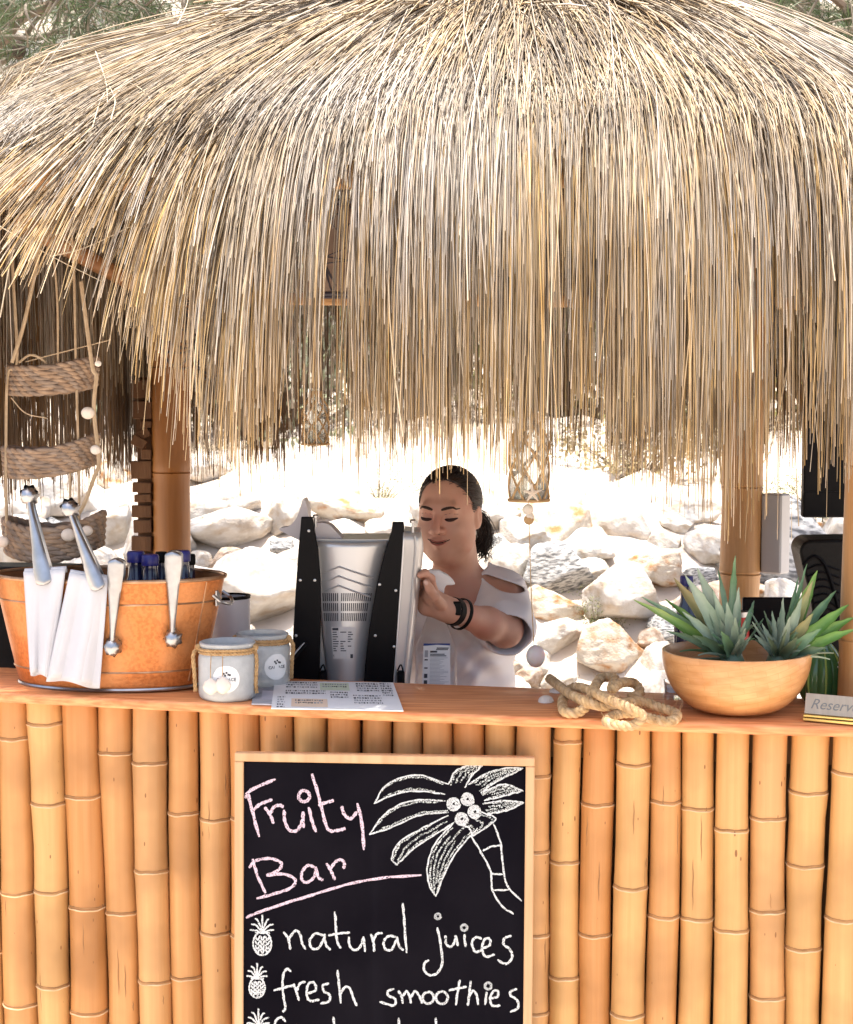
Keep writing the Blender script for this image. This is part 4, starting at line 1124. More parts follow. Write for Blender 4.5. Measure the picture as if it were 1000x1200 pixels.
def shell_part(p, s, parent, ax=(Vector((1, 0, 0)), Vector((0, 1, 0)), Vector((0, 0, 1)))):
    prof = [(.05, 0), (.34, -.18), (.5, -.5), (.42, -.78), (.2, -.97), (.03, -1.05)]
    return MB().lathe([(r * s, z * s) for r, z in prof], p, 16, 1, .6, ax, ripple=lambda th, z: 1 + .05 * math.sin(th * 9)).build('shell', m_shell, parent)
def jar(cx, by_, wpx, hpx, Yshift, label, main):
    b = S(cx, by_); b = b + Vector((0, Yshift, 0))
    r = wpx / 2 / pxm(b.y); h = hpx / pxm(b.y) * 1.0
    c = b + Vector((0, r * .8, 0)); c.z = S(cx, by_).z
    e = empty('glass_jar', c, label, 'jar', 'frosted jars by the tub')
    MB().lathe([(.001, 0), (r * .86, 0), (r * .96, .006), (r, .016), (r, h * .74), (r * .97, h * .80), (r * .90, h * .84), (r * .90, h * .92), (r * .95, h * .95), (r * .96, h), (r * .90, h + .002), (r * .86, h - .004), (r * .85, h * .8), (r * .93, h * .7), (r * .93, .02), (.001, .015)], c, 40, cap=False).build('glass_body', m_frost, e, angle=60)
    mb = MB()
    for k in range(2):
        twisted(mb, [c + Vector((math.cos(q) * (r * .93 + .002), math.sin(q) * (r * .93 + .002), h * (.85 + .055 * k) + .0008 * math.sin(q * 3))) for q in np.linspace(0, 2 * math.pi, 90)], .0036)
    sd = -1 if main else 1
    twisted(mb, resample(crom([c + Vector((sd * r * .95, -.01, h * .93)), c + Vector((sd * (r + .008), -.018, h * .8)), c + Vector((sd * (r + .006), -.022, h * .5)), c + Vector((sd * (r + .004), -.02, h * .15))], 6), .002), .0045)
    if main:
        twisted(mb, resample(crom([c + Vector((r * .93, -.012, h * .95)), c + Vector((r * 1.03, -.02, h * .7)), c + Vector((r * 1.0, -.022, h * .3)), c + Vector((r * 1.02, -.02, h * .12))], 6), .002), .0042)
    for s_ in (-1, 1):
        mb.sphere(c + Vector((s_ * r * .96, -.012, h * .92)), (.008, .007, .008), 10, 7)
    mb.build('rope_tie', m_rope, e)
    # round label wrapped on the front
    th0 = -math.pi / 2 + (.06 if main else .62); lr = .029
    def lab(s, t):
        rr_ = lr * t; a = 2 * math.pi * s
        th = th0 + rr_ * math.cos(a) / r; return c + Vector((math.cos(th) * (r + .0008), math.sin(th) * (r + .0008), h * .42 + rr_ * math.sin(a)))
    lo = MB().grid(lab, 28, 3).build('round_label', m_paper, e)
    tx = Vector((-math.sin(th0), math.cos(th0), 0)); nn = Vector((math.cos(th0), math.sin(th0), 0))
    o_ = c + nn * (r + .0010) + ZX * (h * .42)
    text_mesh('label_lettering', 'CAR', .0095, o_ - tx * .0205 - ZX * .004 - nn * .0012, (tx, ZX, nn), m_ink, lo)
    text_mesh('label_lettering', 'ACE', .0095, o_ + tx * .0035 - ZX * .004 - nn * .0012, (tx, ZX, nn), m_ink, lo)
    mb = MB()
    for k, (dx, dz) in enumerate(((-.005, .012), (.001, .014), (.005, .010), (-.002, .008), (.008, .009))):
        mb.box(o_ + tx * dx + ZX * dz, (.004, .004, .0006), (tx, ZX, nn))
    mb.build('label_emblem', m_ink, lo)
    if main:
        cords = MB()
        for px, py in ((247, 797), (261, 795)):
            q = R(px, py, c.y - r - .006)
            shell_part(q + ZX * .004, .036 if px > 250 else .034, e)
            cords.tube(crom([c + Vector(((q.x - c.x), -math.sqrt(max(1e-5, (r * .96) ** 2 - (q.x - c.x) ** 2)) - .003, h * .86)), q + Vector((0, 0, .025)), q], 4), .0009, 5)
        cords.build('shell_cord', m_rope, e)
jar(305, 808, 66, 62, .012, 'frosted glass jar with rope, half hidden behind the front jar', False)
jar(264, 823, 70, 68, 0, 'front frosted glass jar with rope tie, round label and two shells', True)

qc = R(268, 757, .48)
cz0 = .9905
can = empty('canister', (qc.x, .50, cz0), 'pale grey cylindrical canister behind the copper tub and jars', 'canister')
ctop = R(268, 699, .48).z - cz0
MB().lathe([(.001, 0), (.048, 0), (.050, .003), (.050, ctop - .004), (.046, ctop - .004), (.044, .01), (.001, .008)], (qc.x, .50, cz0), 36, cap=False).build('canister_body', mat('pale_grey_plastic', (0.62, .60, .62), (0.55, .53, .56), scale=4, rough=.4), can, angle=50)
MB().lathe([(.0435, ctop - .006), (.051, ctop - .006), (.0515, ctop + .001), (.0435, ctop + .001)], (qc.x, .50, cz0), 36, cap=False).build('dark_rim', m_black, can)
# black box standing behind the tub, at the photo's left edge
bb = H(-1.04, .42, .9905)
bx_ = empty('black_box', bb, 'black box behind the copper tub at the left edge', 'box')
MB().box(bb + ZX * .175, (.26, .10, .35), (UX, VX, ZX), .006).build('box_body', m_black, bx_)
MB().box(bb + ZX * .357, (.264, .104, .012), (UX, VX, ZX), .003).build('lid', m_black, bx_)

def sheet(name, quad, mt, label, cat, dz=.0015, th=.0012):
    P = [S(x, y, dz) for x, y in quad]
    e = empty(name, sum(P, Vector()) / 4, label, cat)
    vv = P + [p + ZX * th for p in P]
    MB().add(vv, [(3, 2, 1, 0), (4, 5, 6, 7), (0, 1, 5, 4), (1, 2, 6, 5), (2, 3, 7, 6), (3, 0, 4, 7)]).build('paper', mt, e, smooth=False)
    def loc(s, t, up=.0004):
        return (P[0] * (1 - s) + P[1] * s) * (1 - t) + (P[3] * (1 - s) + P[2] * s) * t + ZX * (th + up)
    return e, loc
def patch(mb, loc, s0, s1, t0, t1, up=.0004):
    mb.add([loc(s0, t1, up), loc(s1, t1, up), loc(s1, t0, up), loc(s0, t0, up)], [(0, 1, 2, 3)])
lf, lc = sheet('leaflet', [(299, 803), (332, 804), (330, 827), (295, 826)], mat('leaflet_dark_print', (0.20, .21, .25), (0.42, .42, .46), scale=22, rough=.35), 'small grey glossy leaflet under the menu\'s left end', 'leaflet', .001, .003)
mb = MB(); patch(mb, lc, .3, .95, .35, .8); mb.build('photo_print', mat('leaflet_photo', (0.60, .58, .66), (0.45, .45, .52), scale=20, rough=.35), lf, smooth=False)
mn, lc = sheet('menu_sheet', [(322, 799), (461, 801), (473, 834), (318, 831)], m_paper, 'white printed menu sheet lying in front of the juicer', 'menu', .0055, .0022)
mb = MB(); patch(mb, lc, .38, .62, .06, .34); mb.build('green_box', mat('menu_green', (0.62, .70, .52), rough=.7), mn, smooth=False)
mb = MB(); patch(mb, lc, .15, .43, .66, .94); mb.build('beige_box', mat('menu_beige', (0.80, .62, .46), rough=.7), mn, smooth=False)
r3 = random.Random(5); mb = MB(); mg = MB()
for (s0, s1, t0, rows) in ((.10, .36, .05, 3), (.40, .60, .10, 2), (.68, .86, .06, 4), (.88, .97, .05, 6), (.18, .40, .70, 2), (.46, .60, .40, 3), (.64, .86, .50, 4), (.04, .10, .6, 5), (.10, .42, .36, 2)):
    for k in range(rows):
        s = s0; t = t0 + k * .085
        while s < s1:
            w = r3.uniform(.006, .02); patch(mb if r3.random() < .55 else mg, lc, s, min(s + w, s1), t, t + .04 * r3.uniform(.7, 1.3), .0008); s += w + r3.uniform(.004, .012)
tag(mb.build('menu_lettering', m_ink, mn, smooth=False), kind='stuff'); tag(mg.build('menu_small_print', m_ink2, mn, smooth=False), kind='stuff')
# thin tablet leaning beside the juicer
p0, p1 = R(312, 806, .44), R(346, 766, .50)
tb = empty('tablet', p0, 'thin pale tablet with black edge leaning by the juicer', 'tablet')
t_ = (p1 - p0).normalized(); n_ = Vector((0, -1, 0)); n_ = (n_ - t_ * n_.dot(t_)).normalized(); up_ = n_.cross(t_)
up_ = up_ if up_.z > 0 else -up_
MB().box((p0 + p1) / 2, ((p1 - p0).length, .20, .008), (t_, n_, up_), .002).build('case', m_black, tb)
MB().box((p0 + p1) / 2 + up_ * .0048, ((p1 - p0).length - .006, .194, .002), (t_, n_, up_), .0006).build('screen_glass', mat('pale_screen', (0.70, .72, .75), rough=.2), tb)

# ================================================================== JUICER
m_silver = mat('silver_plastic', (0.52, 0.52, 0.53), (0.58, 0.58, 0.59), scale=3, rough=0.32, metal=0.55)
m_gloss = mat('juicer_black_panel', (0.003, 0.0025, 0.0035), (0.005, .0045, .006), scale=8, rough=0.4, spec=.12)
JY = .45
jb = R(415, 812, JY); jz = .9905
ju = empty('juicer', Vector((jb.x, JY + .1, jz)), 'silver juicer with two tall black rear fins and cooling slots', 'juicer')
def J(px, py, d=0.0): return R(px, py, JY + d)
def fin(outline, d0, d1, name, m_):
    f_ = [J(x, y, d0) for x, y in outline]; b_ = [p + Vector((0, d1 - d0, 0)) for p in f_]
    n = len(f_)
    return MB().add(f_ + b_, [tuple(range(n))[::-1], tuple(range(n, 2 * n))] + [(i, (i + 1) % n, (i + 1) % n + n, i + n) for i in range(n)]).build(name, m_, ju, angle=30)
lf_o = [(353, 606), (366, 606), (367.5, 612), (369, 624), (373, 645), (375.5, 680), (376, 720), (375, 760), (374, 848), (338, 848), (342, 770), (346, 700), (350, 640), (352, 620)]
rf_o = [(460, 612), (473, 612), (474, 618), (473, 640), (470, 680), (466, 730), (462, 780), (458, 848), (423, 848), (428, 780), (433, 735), (440, 695), (447, 662), (454, 638), (459, 622)]
o1 = fin(lf_o, 0, .022, 'rear_fin', m_gloss); o2 = fin(rf_o, 0, .022, 'rear_fin', m_gloss)
for o_ in (o1, o2):
    bv = o_.modifiers.new('bev', 'BEVEL'); bv.width = .002; bv.segments = 2; bv.limit_method = 'ANGLE'
mb = MB(); screws = [(362, 622), (352, 680), (369, 680), (347, 745), (445, 685), (464, 692), (462, 758), (440, 745)]
for x, y in screws:
    mb = MB().lathe([(.0035, 0), (.0033, .001), (.0005, .0016)], J(x, y, -.0002), 10, axis=(Vector((1, 0, 0)), ZX, Vector((0, -1, 0))))
    mb.build('screw', m_steel, o1 if x < 400 else o2)
# curved silver back between the fins
def back(s, t):
    y = 634 + (822 - 634) * t + (2.5 * math.sin(s * math.pi) if t < .01 else 0) * 1.0
    xl = np.interp(y, [634, 660, 700, 750, 800, 822], [368, 371, 373.5, 378, 384, 386]); xr = np.interp(y, [634, 660, 700, 750, 800, 822], [456, 449, 441, 433, 428, 427])
    x = xl + (xr - xl) * s
    d = .030 - .030 * math.sin(s * math.pi) ** .8 + .01
    return J(x, y + (6 * (1 - abs(2 * s - 1) ** 2) * 0 if t else 0), d)
bk = MB().grid(back, 20, 24).build('back_panel', m_silver, ju, angle=60)
bk.modifiers.new('thick', 'SOLIDIFY').thickness = -.004
def onback(s, t, out=.0): p = back(s, t); return p + Vector((0, -out, 0))
for y0 in (664, 675, 686):
    t0 = (y0 - 634) / 188; 
    MB().tube([onback(.06, t0 + .045, .003), onback(.34, t0, .003), onback(.6, t0 + .035, .003), onback(.90, t0 + .07, .003)], [.0012, .0022, .0022, .0028], 6).build('ridge', m_silver, bk)
m_slot = mat('slot_dark', (0.06, .06, .07), rough=.7)
for row in range(3):
    ta, tb_ = .325 + row * .062, .325 + row * .062 + .050
    for k in range(24):
        s = .06 + .86 * (k + .5) / 24
        if abs(s - .36) < .022 or (row and k > 22): continue
        w = .010
        MB().add([onback(s - w, tb_, .0006), onback(s + w, tb_, .0006), onback(s + w, ta, .0006), onback(s - w, ta, .0006)], [(0, 1, 2, 3)]).build('cooling_slot', m_slot, bk, smooth=False)
mb = MB(); m_stick = mat('rating_sticker', (0.62, .60, .58), rough=.5)
def stq(s0, s1, t0, t1, out): return [onback(s0, t1, out), onback(s1, t1, out), onback(s1, t0, out), onback(s0, t0, out)]
st_o = MB().grid(lambda s, t: onback(.20 + .48 * s, .535 + .20 * t, .0007), 6, 4).build('rating_label', m_stick, bk, smooth=False)
mb = MB()
for k in range(9):
    for j in range(3):
        if r3.random() < .75:
            s0 = .22 + .16 * j; w = r3.uniform(.05, .13)
            mb.add(stq(s0, s0 + w, .565 + .0145 * k, .571 + .0145 * k, .0013), [(0, 1, 2, 3)])
mb.add(stq(.22, .34, .542, .557, .0013), [(0, 1, 2, 3)]); mb.add(stq(.60, .66, .705, .73, .0013), [(0, 1, 2, 3)])
mb.build('label_print', m_ink, st_o, smooth=False)
text_mesh('label_lettering', 'CE', .016, onback(.20, .728, .0016), (Vector((1, 0, 0)), ZX, Vector((0, -1, 0))), m_ink, st_o)
# right hand silver side shell and body behind
def side(s, t):
    y = 624 + 196 * t
    xa = np.interp(y, [624, 680, 740, 800, 820], [473.5, 470, 466, 462, 461]); xb = np.interp(y, [624, 640, 700, 760, 800, 820], [494, 497, 491, 484, 479, 477])
    x = xa + (xb - xa) * s
    return J(x, y, -.002 + .035 * s + .11 * max(0, s - .8))
so = MB().grid(side, 12, 20).build('side_shell', m_silver, ju, angle=60); so.modifiers.new('thick', 'SOLIDIFY').thickness = -.003
MB().tube([side(.62, t) + Vector((0, -.002, 0)) for t in np.linspace(.02, .95, 14)], .0018, 6).build('side_groove', m_silver, so)
sb = [(474, 622), (493, 624), (495, 640), (482, 790), (475, 848), (459, 848)]
fin(sb, .06, .20, 'housing', m_silver)
fin([(356, 632), (470, 632), (468, 700), (459, 846), (343, 846), (348, 700)], .05, .22, 'housing', m_silver)
MB().box(J(409, 846, .1), (.26, .2, .02), None, .004).build('base', m_gloss, ju)
for x, y in ((370, 604), (484, 610)):
    c = J(x, y + 14, .012); k_ = MB().lathe([(.003, 0), (.003, .022), (.007, .023), (.0075, .028), (.005, .031), (.0005, .0315)], c, 12).build('thumb_screw', m_steel, ju)
for x in (379, 470):
    lk = MB().box(J(x, 797, -.004), (.018, .02, .045), None, .004).build('latch', m_black, ju)
    MB().tube(crom([J(x - 4, 786, -.014), J(x, 779, -.016), J(x + 3, 788, -.014)], 4), .002, 6).build('latch_wire', m_black, lk)
# first slab gives solid shape to shade on the rock; second is the lid
m_grey_slab = mat('pale_grey_slab', (0.55, .52, .54), (0.60, .57, .59), scale=5, rough=.5)
def grey_slab(poly, d, nm):
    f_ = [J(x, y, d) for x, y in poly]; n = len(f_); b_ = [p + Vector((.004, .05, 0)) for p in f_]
    o_ = MB().add(f_ + b_, [tuple(range(n))[::-1], tuple(range(n, 2 * n))] + [(i, (i + 1) % n, (i + 1) % n + n, i + n) for i in range(n)]).build(nm, m_grey_slab, ju, angle=50)
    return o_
grey_slab([tuple(p) for p in crom([(356, 584), (361, 600), (362, 640), (352, 634), (340, 628), (327, 620), (338, 617), (347, 608), (352, 595)], 4, True)[:-1]], .09, 'shade_slab')
grey_slab([tuple(p) for p in crom([(366, 618), (372, 613), (384, 614), (393, 622), (402, 633), (404, 642), (366, 642)], 4, True)[:-1]], .07, 'feed_lid')

# ================================================================== SPRAY BOTTLE
m_clear = mat('clear_plastic', (0.92, .93, .93), rough=0.06, trans=0.96, ior=1.12)
m_white = mat('white_plastic', (0.80, .80, .82), rough=0.3)
SY = .60
sb0 = R(511, 830, SY); sx = sb0.x
sz = .9905
e = empty('spray_bottle', (sx, SY, sz), 'clear spray bottle with white trigger and printed label beside the juicer', 'spray bottle')
def zb_(py): return R(511, py, SY).z - sz
def sup(w, d, z, n=28, p=4):
    out = []
    for j in range(n):
        a = 2 * math.pi * j / n; c, s_ = math.cos(a), math.sin(a)
        out.append(Vector((sx + w * math.copysign(abs(c) ** (2 / p), c), SY + d * math.copysign(abs(s_) ** (2 / p), s_), sz + z)))
    return out
wpx = 24.5 / pxm(SY)
lev = [(wpx * .96, .030, 0), (wpx, .032, .006), (wpx, .032, zb_(764)), (wpx * .96, .031, zb_(757)), (wpx * .62, .026, zb_(735)), (wpx * .34, .016, zb_(716)), (wpx * .26, .0125, zb_(712)), (wpx * .26, .0125, zb_(706))]
mb = MB(); vv = []
for w_, d_, z_ in lev: vv += sup(w_, d_, z_)
mb.add(vv, [(i * 28 + j, i * 28 + (j + 1) % 28, (i + 1) * 28 + (j + 1) % 28, (i + 1) * 28 + j) for i in range(len(lev) - 1) for j in range(28)] + [tuple(range(28))[::-1]])
mb.build('bottle_body', m_clear, e, angle=50)
mb = MB().lathe([(wpx * .36, zb_(714)), (wpx * .36, zb_(700)), (wpx * .25, zb_(698)), (wpx * .22, zb_(690))], (sx + .004, SY, sz), 20); mb.build('collar', m_white, e)
hd = [(x, y) for x, y in ((497, 670), (505, 667.5), (515, 668.5), (525, 674), (531, 680), (534, 685), (530, 686), (523, 686), (521, 690), (520, 701), (513, 701), (512, 690), (505, 686), (500, 690), (498, 698), (495, 697), (497, 686), (494, 680))]
f_ = [R(x, y, SY - .011) for x, y in hd]; n = len(f_)
hd_o = MB().add(f_ + [p + Vector((0, .022, 0)) for p in f_], [tuple(range(n))[::-1], tuple(range(n, 2 * n))] + [(i, (i + 1) % n, (i + 1) % n + n, i + n) for i in range(n)]).build('trigger_head', m_white, e, angle=30)
bv = hd_o.modifiers.new('bev', 'BEVEL'); bv.width = .004; bv.segments = 3; bv.limit_method = 'ANGLE'
# printed label
la = [R(494.5, 808, SY - .0335), R(528, 808, SY - .0335), R(527.5, 754, SY - .0335), R(496.5, 754, SY - .0335)]
def L_(s, t, up=0): return (la[3] * (1 - s) + la[2] * s) * (1 - t) + (la[0] * (1 - s) + la[1] * s) * t + Vector((0, -up, 0))
lo = MB().add([la[0], la[1], la[2], la[3]] + [p + Vector((0, .0008, 0)) for p in la], [(0, 1, 2, 3), (7, 6, 5, 4), (0, 4, 5, 1), (1, 5, 6, 2), (2, 6, 7, 3), (3, 7, 4, 0)]).build('front_label', m_paper, e, smooth=False)
mb = MB(); mb.add([L_(0, .055, .0005), L_(.5, .03, .0005), L_(1, .045, .0005), L_(1, 0, .0005), L_(0, 0, .0005)], [(0, 1, 2, 3, 4)]); mb.build('blue_band', mat('label_blue', (0.02, .05, .22), rough=.5), lo, smooth=False)
mb = MB(); mg = MB()
def pr(m_, s0, s1, t0, t1): m_.add([L_(s0, t1, .0006), L_(s1, t1, .0006), L_(s1, t0, .0006), L_(s0, t0, .0006)], [(0, 1, 2, 3)])
pr(mb, .5, .95, .09, .115); pr(mb, .48, .92, .125, .145); pr(mb, .26, .52, .16, .20); pr(mb, .26, .8, .225, .245); pr(mb, .26, .86, .26, .28)
for k in range(22): pr(mg, .26, r3.uniform(.6, .95), .31 + .029 * k, .318 + .029 * k)
for t0, t1 in ((.15, .30), (.34, .37), (.52, .55), (.66, .75), (.80, .95)): pr(mb if t0 > .3 else mg, .06, .18, t0, t1)
pr(mb, .88, .96, .94, .98)
mb.build('label_lettering', m_ink, lo, smooth=False); mg.build('label_small_print', m_ink2, lo, smooth=False)

# ================================================================== WOODEN BOWL AND PINEAPPLE CROWNS
def bowl_mat():
    m = mat('laminated_bamboo_bowl', (0.66, 0.35, 0.145), (0.54, 0.255, 0.09), scale=9, stretch=(2, 2, 7), rough=0.38, bump=0.08, bscale=60, coat=0.2)
    nt = m.node_tree; N = nt.nodes; L = nt.links; b = N['Principled BSDF']
    src = b.inputs['Base Color'].links[0].from_socket
    tc = N.new('ShaderNodeTexCoord'); mp = N.new('ShaderNodeMapping'); mp.inputs['Rotation'].default_value = (rad(82), 0, rad(12)); mp.inputs['Scale'].default_value = (1, 1, 1)
    br = N.new('ShaderNodeTexBrick'); br.inputs['Scale'].default_value = 18; br.inputs['Mortar Size'].default_value = .012; br.inputs['Brick Width'].default_value = .9; br.inputs['Row Height'].default_value = .25
    br.inputs['Color1'].default_value = (1, 1, 1, 1); br.inputs['Color2'].default_value = (.92, .89, .86, 1); br.inputs['Mortar'].default_value = (.86, .80, .74, 1)
    L.new(tc.outputs['Object'], mp.inputs[0]); L.new(mp.outputs[0], br.inputs['Vector'])
    x = N.new('ShaderNodeMix'); x.data_type = 'RGBA'; x.blend_type = 'MULTIPLY'; x.inputs[0].default_value = 1
    L.new(src, x.inputs[6]); L.new(br.outputs[0], x.inputs[7]); L.new(x.outputs[2], b.inputs['Base Color'])
    return m
fb = S(868, 840); BR_ = 86.5 / pxm(fb.y + .1); bh = .127; b0r = .052
bc = fb + Vector((0, b0r + .004, 0)); bc.z = S(868, 836).z
bowl = empty('wooden_bowl', bc, 'round wooden bowl of laminated strips holding pineapple crowns', 'bowl')
pr_ = [(b0r * .6, .002), (b0r, .0), (b0r + .004, .002)]
for a in np.linspace(.12, 1, 16):
    th = a * math.pi / 2; pr_.append((b0r + (BR_ - b0r) * math.sin(th) ** .86, .002 + bh * (1 - math.cos(th)) ** .92))
pr_ += [(BR_ - .001, bh + .004), (BR_ - .006, bh + .004)]
for a in np.linspace(1, .05, 12):
    th = a * math.pi / 2; pr_.append(((BR_ - .008) * math.sin(th) ** .8, .012 + (bh - .012) * (1 - math.cos(th))))
MB().lathe(pr_, bc, 72, cap=False).build('bowl_shell', bowl_mat(), bowl, angle=60)

def leaf_mat(i, a, b, c):
    return mat('pineapple_leaf_%d' % i, a, b, scale=14, stretch=(1, 1, 1), rough=0.45, c3=c, s3=9, bump=.15, bscale=90)
m_pl = [leaf_mat(0, (0.08, .18, .075), (0.17, .29, .16), (0.24, .33, .22)), leaf_mat(1, (0.16, .24, .17), (0.28, .36, .27), (0.33, .38, .30)), leaf_mat(2, (0.07, .18, .03), (0.15, .30, .06), (0.24, .32, .10)), leaf_mat(3, (0.05, .10, .05), (0.11, .17, .10), (0.16, .20, .12)), leaf_mat(4, (0.20, .24, .10), (0.30, .30, .14), (0.26, .16, .06))]
def pine_leaf(base, tip, w, sag, m_, parent, nrm=None, label=None):
    base, tip = Vector(base), Vector(tip); ax = tip - base; L_ = ax.length; t = ax.normalized()
    nrm = Vector(nrm) if nrm is not None else Vector((0, -1, .6)); nrm = (nrm - t * nrm.dot(t)).normalized(); sd = t.cross(nrm)
    K = 11; vv = []
    for i in range(K + 1):
        x = i / K
        ww = w * (np.interp(x, [0, .12, .35, .7, .9, 1], [.75, .95, 1, .68, .28, .02]))
        c = base + ax * x + nrm * (sag * (4 * x * (1 - x)) * L_) - Vector((0, 0, 1)) * (max(0, x - .55) ** 2 * .35 * L_ * (1 - abs(t.z)))
        for a in (-1, -.5, 0, .5, 1):
            edge = .0012 * math.sin(i * 2.4 + a) if abs(a) == 1 else 0
            vv.append(c + sd * (ww * a / 2 * 1.0 + edge) + nrm * (ww * .28 * a * a))
        for a in (1, .5, 0, -.5, -1):
            vv.append(c + sd * (ww * a / 2) + nrm * (ww * .28 * a * a - .0022 * (1 - abs(a) * .8)))
    m2 = 10
    o_ = MB().add(vv, [(i * m2 + j, i * m2 + (j + 1) % m2, (i + 1) * m2 + (j + 1) % m2, (i + 1) * m2 + j) for i in range(K) for j in range(m2)] + [tuple(range(m2))[::-1]]).build('leaf', m_, parent, angle=70)
    return o_
def crown(base_px, leaves, axis_px, Y, label, seed, inner):
    r_ = random.Random(seed)
    bpt = R(base_px[0], base_px[1], Y)
    e = empty('pineapple_crown', bpt, label, 'pineapple crown')
    MB().lathe([(.012, -.03), (.028, -.028), (.030, 0), (.018, .03), (.004, .05)], bpt + Vector((0, 0, -.012)), 14).build('core', m_pl[3], e)
    for (tx, ty, dy, w, mi, sag) in leaves:
        tip = R(tx, ty, Y + dy); w *= 1.0
        q = (tip - bpt); b2 = bpt + Vector((q.x, q.y, q.z)).normalized() * .018 + Vector((0, -.004, 0))
        pine_leaf(b2, tip, w, sag, m_pl[mi], e, nrm=(-.2 * q.x, -1, .25))
    ax = (R(axis_px[0], axis_px[1], Y) - bpt).normalized(); a, b, _ = basis(ax)
    for k in range(inner):
        th = k * 2.4; rr = .25 + .75 * k / inner
        d = (ax * (1.15 - .75 * rr) + (a * math.cos(th) + b * math.sin(th)) * rr).normalized()
        if d.z < -.05: d.z = .05
        L_ = r_.uniform(.06, .125) * (.75 + .3 * rr)
        pine_leaf(bpt + d * .012, bpt + d * L_, r_.uniform(.009, .016), r_.uniform(-.06, .10), m_pl[r_.choice((0, 1, 1, 3))], e, nrm=ax - d * .2)
CY = bc.y
crown((858, 772), [(743, 699, -.02, .022, 2, .03), (752, 696, .02, .020, 0, .05), (790, 676, -.01, .032, 4, .02), (803, 673, -.05, .034, 1, .04), (817, 665, -.03, .034, 1, .05), (862, 651, .0, .020, 0, -.10),
                    (842, 668, .03, .016, 0, .08), (836, 692, -.05, .024, 1, .03), (866, 688, -.03, .022, 1, .02), (884, 703, .05, .015, 0, .16), (781, 736, -.06, .018, 3, .03), (800, 715, -.055, .024, 1, .02),
                    (812, 742, -.08, .022, 3, .02), (852, 705, -.06, .026, 1, .02), (862, 722, -.08, .022, 1, .02), (874, 735, -.08, .018, 1, .02), (780, 700, .06, .020, 2, .05), (826, 700, .06, .028, 3, .03), (845, 738, -.09, .024, 0, .02), (880, 745, -.07, .014, 1, .02)],
      (825, 690), CY - .012, 'left pineapple crown in the bowl with broad silvery leaves', 3, 38)
crown((912, 774), [(958, 668, -.02, .032, 2, .03), (953, 680, -.05, .026, 4, .03), (936, 676, .02, .012, 0, .03), (946, 660, .03, .012, 0, .03), (995, 706, -.01, .030, 2, .06), (1002, 720, .02, .028, 2, .05), (1004, 734, -.03, .026, 2, .04), (953, 718, -.06, .030, 4, .03),
                    (918, 700, -.03, .016, 1, .02), (905, 716, -.02, .014, 1, .02), (893, 730, -.02, .014, 1, .02), (884, 742, -.04, .013, 1, .02), (969, 757, -.06, .022, 3, .02), (985, 745, .0, .026, 3, .05), (940, 700, -.06, .026, 1, .03), (926, 722, -.07, .020, 1, .02), (980, 690, .05, .024, 0, .05),
                    (900, 745, -.07, .014, 3, .02), (963, 735, -.07, .026, 0, .03), (935, 745, -.09, .022, 3, .02)],
      (940, 700), CY - .012, 'right pineapple crown in the bowl with bright green leaves fanning right', 5, 38)

# ================================================================== ROPE, SHELLS, SMALL THINGS
rp = [(644, 794, .030), (655, 803, .035), (668, 813, .035), (685, 822, .035), (705, 828, .030), (725, 826, .036), (748, 822, .030), (770, 828, .020), (793, 837, .013), (785, 846, .013), (762, 842, .013), (742, 836, .018), (722, 838, .016), (711, 846, .012), (724, 853, .012), (742, 851, .012),
      (753, 842, .030), (738, 832, .046), (712, 820, .052), (688, 808, .050), (671, 806, .040), (660, 820, .018), (662, 834, .012), (678, 835, .012), (690, 824, .030), (696, 808, .056), (705, 794, .066), (720, 795, .066), (717, 808, .062), (728, 800, .062), (744, 801, .052), (750, 812, .036), (738, 818, .030)]
def rpt(x, y, z):
    return S(x, min(y + z * 555, 857)) + Vector((0, 0, z))
e = empty('rope', S(715, 838), 'thick brown rope lying in a knotted heap on the counter', 'rope')
path = resample(crom([rpt(*p) for p in rp], 10), .0035)
mb = MB(); twisted(mb, path, .0102, 3, .036, 8, .58); mb.build('rope_strand', m_rope2, e, angle=80)
r_ = np.random.default_rng(8); fz = []
for _ in range(420):
    p = path[r_.integers(4, len(path) - 4)]; d = r_.normal(size=3); d /= np.linalg.norm(d); d[2] = abs(d[2])
    p0 = np.array(p) + d * .011; q = r_.normal(size=3) * .006; l_ = r_.uniform(.004, .014)
    fz.append([p0, p0 + d * l_ * .6 + q * .3, p0 + d * l_ + q])
tag(strands('rope_fuzz', np.array(fz), .0003, m_rope, e), kind='stuff')
def clam(p, s, label, rz=0):
    e = empty('seashell', p, label, 'shell')
    c, s_ = math.cos(rz), math.sin(rz)
    prof = [(s * .5 * math.sin(t * math.pi / 2) ** .8, s * .34 * math.cos(t * math.pi / 2)) for t in np.linspace(.02, 1, 12)]
    MB().lathe(prof, Vector(p) + Vector((0, 0, .001)), 72, 1.0, .82, (Vector((c, s_, 0)), Vector((-s_, c, 0)), Vector((0, 0, 1))), ripple=lambda th, z: 1 + .035 * math.cos(th * 18)).build('valve', m_shell, e, angle=60)
    MB().sphere(Vector(p) + Vector((c * s * .42, s_ * s * .42, s * .08)), (s * .12, s * .2, s * .08), 10, 6).build('hinge', m_shell, e)
clam(S(640, 823), .040, 'white ribbed clam shell at the left end of the rope', 1.3)
clam(S(652, 813) + Vector((0, .01, 0)), .030, 'brownish shell tucked behind the rope\'s left end', -.6)
